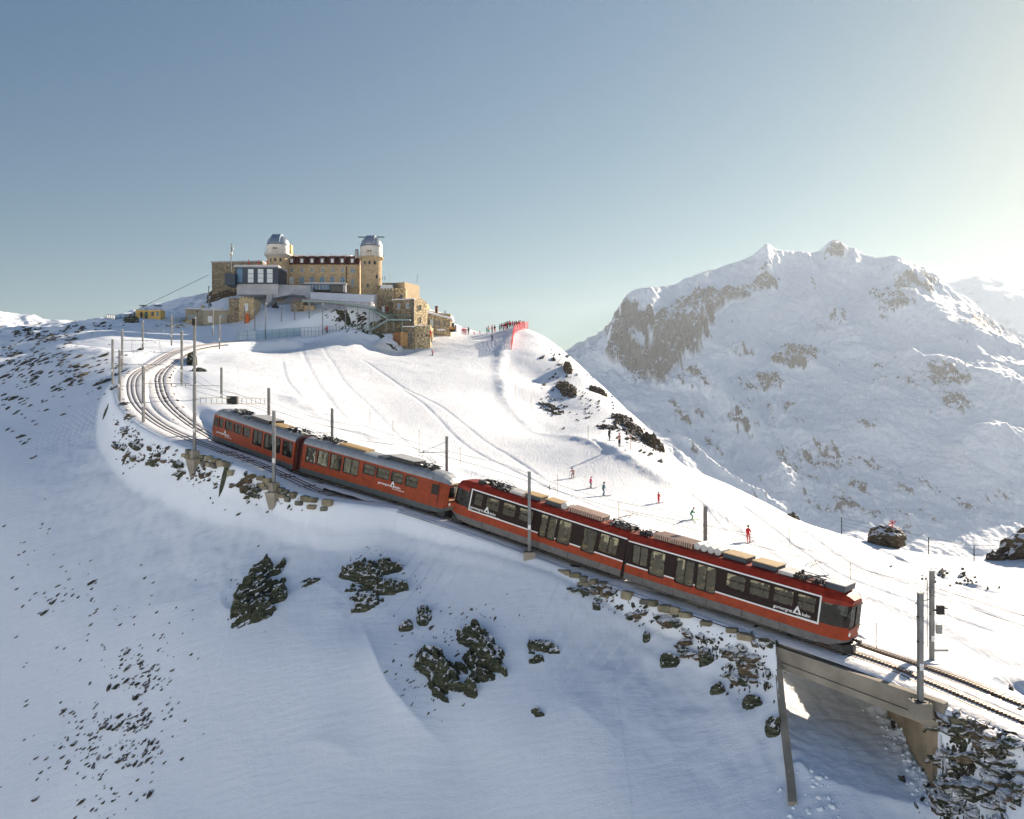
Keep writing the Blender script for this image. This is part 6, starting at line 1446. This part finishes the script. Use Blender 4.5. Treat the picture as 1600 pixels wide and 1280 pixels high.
# --- yellow railcar on its terrace
D = 187; y_ = Bld('yellow_railcar', 231, 500, D, 'old ochre railcar on the terrace at the far left of the station', 'railcar'); YM = y_.M
mb = MB(); mb.box(sx(212, D), sx(250.5, D), D, D+2.6, sz(500, D), sz(484.5, D)); bd = mb.build('body', YEL, y_.root, M=YM)
mb = MB(); mb.extrude_x([(D-.1, sz(484.5, D)), (D+.5, sz(483, D)), (D+2.1, sz(483, D)), (D+2.7, sz(484.5, D))], sx(211.5, D), sx(251, D)); mb.build('roof', SNOWP, bd)
for px, m_, w_ in ((221, WIND, 3), (228.5, WIND, 4.5), (238.5, WIND, 4), (246, WINB, 3)): mb = MB(); mb.box(sx(px-w_/2, D), sx(px+w_/2, D), D-.05, D+.02, sz(494 if px > 230 else 498, D), sz(487, D)); mb.build('window', m_, bd)
for px in (220, 243):
    x = sx(px, D); mb = MB(); z = sz(483, D)
    for s in (-1, 1): mb.poly([(x-.9, D+1.3+s*.4, z), (x+s*.1, D+1.3+s*.4, z+.9), (x+.9, D+1.3+s*.4, z)], .035, 4)
    mb.box(x-.8, x+.8, D+.6, D+2, z+.9, z+.98); mb.build('pantograph', DARK, bd)
def fence(label, pts, hgt, m, post_gap, glass=None, D=190, rails=2, name='railing', r=.035):
    b = Bld(name, pts[0][0], pts[0][1], D if len(pts[0]) < 3 else pts[0][2], label, 'fence', 'railings and fences around the station'); V = [Vector(P(p[0], p[1], p[2] if len(p) > 2 else D)) for p in pts]
    up = Vector((0, 0, hgt)); mb = MB(); px_ = 0
    for a, c in zip(V[:-1], V[1:]):
        for k in range(rails): mb.tube(a+up*(1-k/rails), c+up*(1-k/rails), r*.8, 4)
    mb.build('rail', m, b.root, M=b.M)
    for a, c in zip(V[:-1], V[1:]):
        n = max(1, int((c-a).length/post_gap))
        for i in range(n): q = a.lerp(c, i/n); mb = MB(); mb.tube(q-Vector((0, 0, .3)), q+up, r*1.3, 5); mb.build('post', m, b.root, M=b.M)
    if glass:
        mb = MB()
        for a, c in zip(V[:-1], V[1:]): mb.add([a, c, c+up*.95, a+up*.95], [(0, 1, 2, 3)])
        mb.build('infill_panel', glass, b.root, M=b.M)
    return b
NETG = glass_mat('net_glass', (.55, .68, .74), .05)
fence('blue grey terrace railing left of the yellow railcar', [(166, 502, 186), (180, 503, 182), (211, 501, 186)], 1.5, DARK, 1.2, NETG)
fence('low dark railing between the yellow railcar and the station hut', [(252, 503, 186), (275, 504, 187), (290, 503, 189)], 1.0, DARK, 1.0, NETG)
fence('tall glass panel fence along the platform below the hotel', [(373, 531, 176), (400, 530, 178), (425, 528.5, 181), (470, 525, 187)], 1.9, GREENM, 1.6, NETG)
fence('long row of thin grey fence posts along the right part of the platform', [(470, 525, 187), (520, 523, 190), (577, 520, 193)], 1.9, GREENM, .75, None)
REDNET = mat('red_safety_net', (.75, .05, .08), .7, 0, .12, 4)
def net(label, pts, hgt, D=None):
    b = Bld('safety_net', *pts[0], label, 'safety net', 'red nets at the top of the piste'); V = []
    for px, py, D in pts: x = sx(px, D); V.append(Vector((x, D, gz(x, D))))
    mb = MB()
    for a, c in zip(V[:-1], V[1:]):
        for k in range(10): z = hgt*(k+.5)/10; mb.bar(a+Vector((0, 0, z)), c+Vector((0, 0, z)), .035, .07)
        n = max(2, int((c-a).length/.5))
        for i in range(n): q = a.lerp(c, i/n); mb.bar(q, q+Vector((0, 0, hgt)), .06, .06)
    tag(mb.build('mesh', REDNET, b.root, M=b.M), kind='stuff')
    for q in V: mb = MB(); mb.tube(q-Vector((0, 0, .3)), q+Vector((0, 0, hgt+.3)), .06, 5); mb.build('post', REDM, b.root, M=b.M)
net('red safety net along the top right corner of the piste', [(825, 515, 217), (815, 520, 212), (804, 524, 207), (802, 532, 202), (801, 545, 194), (799, 560, 186)], 1.9)
# lamp posts of the station
for i, (px, t, bt, D, lab) in enumerate([(415, 475, 530, 180, 'leftmost lamp post in front of the terrace wall'), (440, 478, 524, 188, 'second lamp post from the left along the platform'), (460.5, 476, 520, 189, 'lamp post just left of the walkway bastion'),
     (483, 476, 516, 190, 'lamp post under the left end of the walkway'), (504, 475, 519, 188, 'lamp post under the middle of the walkway'), (540, 480, 518, 189, 'short lamp post in front of the brown rubble slope'), (326, 448, 505, 192, 'tall grey post in front of the left annex'), (398, 484, 518, 184, 'thin post right of the stone turret'), (308, 487, 520, 184, 'post with signal lights beside the station hut')]):
    b = Bld('lamp_post', px, bt, D, lab, 'post', 'lamp posts around the platform'); b.tube('pole', P(px, bt+4, D), P(px, t, D), .11, MAST); b.box('lamp_head', px-1.2, px+1.2, t-1, t+.6, DARK if i == 8 else STEEL, -.1, .3)
# wire fence posts on the right-hand crest, bamboo poles on the piste
def post(px, yt, yb, D, name, label, cat, group, r, m, extra=None):
    c = pix_ground(px, yb) if D is None else None
    x, y, z = (c.x, c.y, c.z) if c is not None else (sx(px, D), D, gz(sx(px, D), D)); b = empty(name, (x, y, z)); tag(b, label, cat, group); h = max((640-yt)/F*y-z, .8)
    mb = MB(); mb.tube((0, 0, -.4), (0, 0, h), r, 5); mb.build('pole', m, b); mb = MB(); mb.tube((0, 0, h-.02), (0, 0, h+.04), r*1.3, 5); mb.build('tip', DARK, b); return Vector((x, y, z+h))
tips = []
for px, yt, yb, D, lab in [(1315, 809, 829, 96, 'leftmost post of the wire fence on the lower crest'), (1451, 840, 866, 88.5, 'wire fence post in the middle of the right crest'), (1522, 853, 879, 86, 'wire fence post left of the dark rocks at the right edge'), (1700, 880, 905, 80, 'fence post just outside the right edge')]:
    if px < 1600: tips.append(post(px, yt, yb, D, 'fence_post', lab, 'fence post', 'posts of the wire fence on the crest', .055, DARK))
    else: tips.append(Vector((sx(px, D), D, gz(sx(px, D), D)+1.7)))
b = empty('wire_net', tuple(tips[0])); tag(b, 'fine wires strung between the dark posts on the right crest', 'wire fence'); mb = MB()
for a, c in zip(tips[:-1], tips[1:]):
    for k in range(4): mb.tube(a-Vector((0, 0, .45*k)), c-Vector((0, 0, .45*k)), .012, 4)
mb.build('wires', DARK, b, M=Matrix.Translation(-tips[0]))
BAM = mat('bamboo_pole', (.45, .33, .20), .7, 0, .1, 3)
PINKP = mat('pink_pole', (.65, .25, .2), .7, 0, .1, 3)
for i, (px, yt, yb, lab) in enumerate([(578, 640, 660, 'thin piste pole farthest left above the rear railcar'), (614, 658, 680, 'second thin piste pole from the left above the rear railcar'), (655, 672, 705, 'thin piste pole above the gap between two masts'), (719, 700, 725, 'thin piste pole right of the coupling mast'),
   (871, 743, 772, 'thin piste pole left of the three child skiers'), (967, 785, 813, 'thin piste pole above the joint of the front railcar'), (1053, 820, 848, 'thin piste pole left of the middle mast'), (1159, 862, 890, 'thin piste pole right of the middle mast'), (1329, 880, 908, 'thin piste pole right of the skier in red'), (1234, 825, 858, 'thin piste pole at the outer piste edge by the red skier'),
   (1370, 975, 1015, 'thin pole right in front of the train nose'), (919, 665, 688, 'thin piste pole left of the two standing skiers'), (985, 679, 702, 'pinkish piste pole right of the two standing skiers'), (1083, 762, 782, 'thin piste pole on the outer piste edge above the green skier'), (797, 570, 592, 'thin piste pole below the end of the red net'), (805, 600, 630, 'thin piste pole at the bend of the piste edge'), (830, 620, 642, 'lower thin piste pole at the bend of the piste edge')]):
    post(px, yt, yb, None, 'piste_pole', lab, 'piste pole', 'thin marker poles along the piste', .028 if px != 985 else .05, PINKP if px == 985 else BAM)
# ropes hung low along the piste edge
# ------------------------------------------------------------------ people
def skin_figure(name, J, E, Rad, mats, zsplit, headz):
    me = bpy.data.meshes.new(name); me.from_pydata(J, E, []); o = bpy.data.objects.new(name, me); COL.objects.link(o)
    sk = o.modifiers.new('s', 'SKIN'); sk.use_smooth_shade = True
    for i, v in enumerate(me.skin_vertices[0].data): v.radius = (Rad[i], Rad[i]); v.use_root = (i == 0)
    ss = o.modifiers.new('u', 'SUBSURF'); ss.levels = 1; ss.render_levels = 1
    dg = bpy.context.evaluated_depsgraph_get(); dg.update(); r = bpy.data.meshes.new_from_object(o.evaluated_get(dg)); bpy.data.objects.remove(o); bpy.data.meshes.remove(me)
    return r
def fig_mesh(pose):
    # joints: pelvis, chest, neck, head, shoulders, elbows, hands, hips, knees, ankles, toes
    if pose == 'stand': J = [(0,0,.95),(0,0,1.28),(0,0,1.48),(0,.01,1.64),(-.19,0,1.40),(-.25,.05,1.14),(-.22,.18,.95),(.19,0,1.40),(.25,.05,1.14),(.22,.18,.95),(-.10,0,.88),(-.11,.03,.50),(-.11,0,.10),(-.11,.14,.05),(.10,0,.88),(.11,.03,.50),(.11,0,.10),(.11,.14,.05)]
    elif pose == 'ski': J = [(0,-.16,.70),(0,.06,1.02),(0,.17,1.20),(0,.24,1.36),(-.19,.10,1.14),(-.33,.14,.92),(-.34,.38,.90),(.19,.10,1.14),(.33,.14,.92),(.34,.38,.90),(-.11,-.14,.66),(-.15,.14,.42),(-.14,-.02,.10),(-.14,.14,.05),(.11,-.14,.66),(.15,.14,.42),(.14,-.02,.10),(.14,.14,.05)]
    else: J = [(0,-.05,.88),(0,.02,1.20),(0,.05,1.40),(0,.08,1.56),(-.19,.03,1.32),(-.27,.16,1.10),(-.28,.36,1.12),(.19,.03,1.32),(.27,-.06,1.10),(.28,.16,1.0),(-.11,-.03,.82),(-.15,.16,.48),(-.17,.12,.10),(-.17,.26,.05),(.11,-.03,.82),(.13,.0,.46),(.16,-.16,.12),(.16,-.02,.05)]
    E = [(0,1),(1,2),(2,3),(1,4),(4,5),(5,6),(1,7),(7,8),(8,9),(0,10),(10,11),(11,12),(12,13),(0,14),(14,15),(15,16),(16,17)]
    Rd = [.15,.165,.065,.11,.085,.06,.045,.085,.06,.045,.105,.075,.06,.05,.105,.075,.06,.05]
    return skin_figure('figure', J, E, Rd, None, 0, 0), J
FIG = {p: fig_mesh(p) for p in ('stand', 'ski', 'walk')}
CL = {k: mat(k+'_clothing', c, .8, 0, .06, 6) for k, c in dict(red=(.62,.02,.03), pink=(.75,.06,.18), black=(.015,.015,.02), navy=(.02,.04,.10), green=(.03,.22,.14), teal=(.05,.16,.20), white=(.7,.68,.66), grey=(.16,.16,.17), brown=(.25,.13,.09), orange=(.7,.2,.04), lime=(.25,.45,.05), rose=(.5,.28,.25), yellow=(.7,.5,.05)).items()}
SKIN = mat('face_skin', (.45, .26, .18), .6, 0, .03, 5)
_fc = {}
def fig_variant(pose, jk, tr):
    k = (pose, jk, tr)
    if k in _fc: return _fc[k]
    me = FIG[pose][0].copy(); me.name = 'body'; J = FIG[pose][1]; me.materials.clear()
    for m_ in (CL[jk], CL[tr], SKIN): me.materials.append(m_)
    zp = J[0][2]-.02; zh = J[2][2]
    for p in me.polygons:
        z = p.center.z; p.material_index = 2 if z > zh else (1 if z < zp-.0 and abs(p.center.x) < .24 and z < zp else 0)
    _fc[k] = me; return me
hm = MB(); hm.lathe((0, 0, 0), [(.135, -.02), (.14, .05), (.11, .12), (.06, .155), (0, .165)], 14)
HELM = {}
def person(px, py, D, hgt, pose, jk, tr, hat, yaw, label, group=None, skis=True, loc=None):
    if loc is None:
        c = pix_ground(px, py) if D is None else Vector((sx(px, D), D, gz(sx(px, D), D)))
        if c is None: c = Vector(P(px, py, 210))
    else: c = Vector(loc)
    s = hgt/1.76; root = empty('person', tuple(c), yaw); root.scale = (s, s, s); tag(root, label, 'person', group)
    b = bpy.data.objects.new('body', fig_variant(pose, jk, tr)); COL.objects.link(b); b.parent = root
    if hat not in HELM: HELM[hat] = hm.mesh('helmet', CL[hat], True)
    J = FIG[pose][1]; h = bpy.data.objects.new('helmet', HELM[hat]); COL.objects.link(h); h.parent = root; h.location = Vector(J[3])+Vector((0, 0, .02))
    if skis and D is None or skis == 2:
        for sx_ in (-1, 1):
            k = 12 if sx_ < 0 else 16; f = J[k]; mb = MB(); mb.box(f[0]-.05, f[0]+.05, f[1]-.75, f[1]+.85, .0, .03); mb.bar((f[0], f[1]+.85, .015), (f[0], f[1]+1.0, .12), .09, .02); mb.build('ski', CL['navy' if jk != 'green' else 'lime'], root)
            hnd = J[6 if sx_ < 0 else 9]; mb = MB(); mb.tube(hnd, (hnd[0]*1.4, hnd[1]-.35, .1), .012, 4); mb.tube((hnd[0]*1.4, hnd[1]-.37, .12), (hnd[0]*1.4, hnd[1]-.36, .15), .045, 6); mb.build('ski_pole', CL['black'], root)
    return root
g1 = 'skiers on the piste'
person(952, 689, None, 1.75, 'walk', 'black', 'black', 'black', R(-60), 'skier all in black, left one of the two standing below the crest rocks', g1)
person(968, 698, None, 1.75, 'stand', 'rose', 'black', 'brown', R(40), 'skier in pale jacket and black trousers, right one of the two below the crest rocks', g1)
person(895, 747, None, 1.35, 'ski', 'rose', 'brown', 'black', R(150), 'child skier in dusty rose, farthest left of the row above the train', g1)
person(923, 763, None, 1.30, 'walk', 'pink', 'black', 'pink', R(-70), 'child skier in bright pink jacket and black trousers', g1)
person(943, 775, None, 1.50, 'walk', 'teal', 'teal', 'navy', R(-75), 'skier in dark teal suit right beside the pink child', g1)
person(1029, 786, None, 1.15, 'stand', 'red', 'red', 'teal', R(-60), 'small child skier in red with blue helmet in the middle of the piste', g1)
person(1081, 812, None, 1.45, 'ski', 'green', 'green', 'brown', R(-100), 'crouching skier in green suit left of the middle mast', g1)
person(1169, 848, None, 1.70, 'stand', 'red', 'red', 'black', R(-40), 'skier entirely in red with black helmet right of the middle mast', g1)
person(676, 556, None, 1.55, 'ski', 'red', 'black', 'black', R(120), 'distant skier with red jacket turning below the lodge', g1)
person(769, 533, None, 1.75, 'walk', 'navy', 'navy', 'black', R(-30), 'distant skier in navy riding down from the crowd on the ridge', g1)
crowd = [(722,'red','red'),(728,'brown','red'),(732,'black','navy'),(761,'green','navy'),(769,'red','black'),(773,'black','red'),(784,'navy','black'),(787,'red','navy'),(791,'red','red'),(793,'green','black'),(798,'navy','teal'),(804,'black','navy'),(807,'red','black'),(810,'brown','navy'),(813,'navy','red'),(816,'black','grey'),(819,'red','navy'),(725,'pink','navy'),(764,'orange','black'),(781,'teal','black'),(789,'black','red'),(796,'red','black'),(801,'pink','navy'),(812,'red','red')]
crowd.sort()
for i, (px, a, b_) in enumerate(crowd):
    X = sx(px, 219); z = gz(X, 219)
    person(px, 0, 216+random.uniform(-2, 2), random.uniform(1.85, 2.1), random.choice(['stand', 'walk']), a, b_, random.choice(['black', 'red', 'navy', 'grey']), random.uniform(0, 6), 'person in %s jacket and %s trousers, %s from the left in the ridge crowd' % (a, b_, ['first','second','third','fourth','fifth','sixth','seventh','eighth','ninth','tenth','eleventh','twelfth','thirteenth','fourteenth','fifteenth','sixteenth','seventeenth','eighteenth','nineteenth','twentieth','twenty-first','twenty-second','twenty-third','twenty-fourth'][i]), 'crowd on the ridge beside the red net', skis=False)
for px, j, lab in ((741, 'pink', 'person in pink sitting on the snow ridge, left one of two sitting'), (750, 'red', 'person in red sitting on the snow ridge, right one of two sitting')):
    person(px, 0, 216, 1.1, 'ski', j, 'red', 'red', 1.0, lab, 'crowd on the ridge beside the red net', skis=False)
for px, j, t, lab in ((210, 'black', 'black', 'person in black at the left corner of the yellow railcar'), (221, 'black', 'navy', 'person in dark clothes, left one of the pair in front of the yellow railcar'), (228, 'green', 'black', 'person in green jacket, right one of the pair in front of the yellow railcar')):
    person(px, 0, None, 1.8, 'stand', j, t, 'black', 1.0, lab, 'people by the yellow railcar', False, loc=P(px, 500, 186.3))
person(557, 0, None, 1.75, 'stand', 'red', 'black', 'black', 1, 'person in red on the platform below the walkway', 'people at the station', False, loc=P(511, 521, 189))
person(673, 0, None, 1.9, 'stand', 'red', 'orange', 'red', 1, 'person in bright red orange overalls beside the lodge', 'people at the station', False, loc=P(673, 528, 190))
person(671, 0, None, 1.7, 'stand', 'yellow', 'lime', 'yellow', 1, 'person in yellow high visibility jacket in front of the low stone wing', 'people at the station', False, loc=P(672.5, 517, 197))
person(326, 0, None, 1.7, 'walk', 'navy', 'black', 'black', 1, 'person in dark clothes walking behind the station hut', 'people at the station', False, loc=P(329, 483, 199))
sc = Bld('snow_scooter', 429, 481, 194, 'black snow scooter parked on the snow slope below the terrace wall', 'snow scooter'); sc.box('body', 424.5, 434, 477.5, 480.5, BLACK, 0, 1.0); sc.box('seat', 426, 431, 474.5, 477.5, DARK, .2, .6); sc.box('windshield', 429, 431, 471.5, 476, DARK, .2, .5)
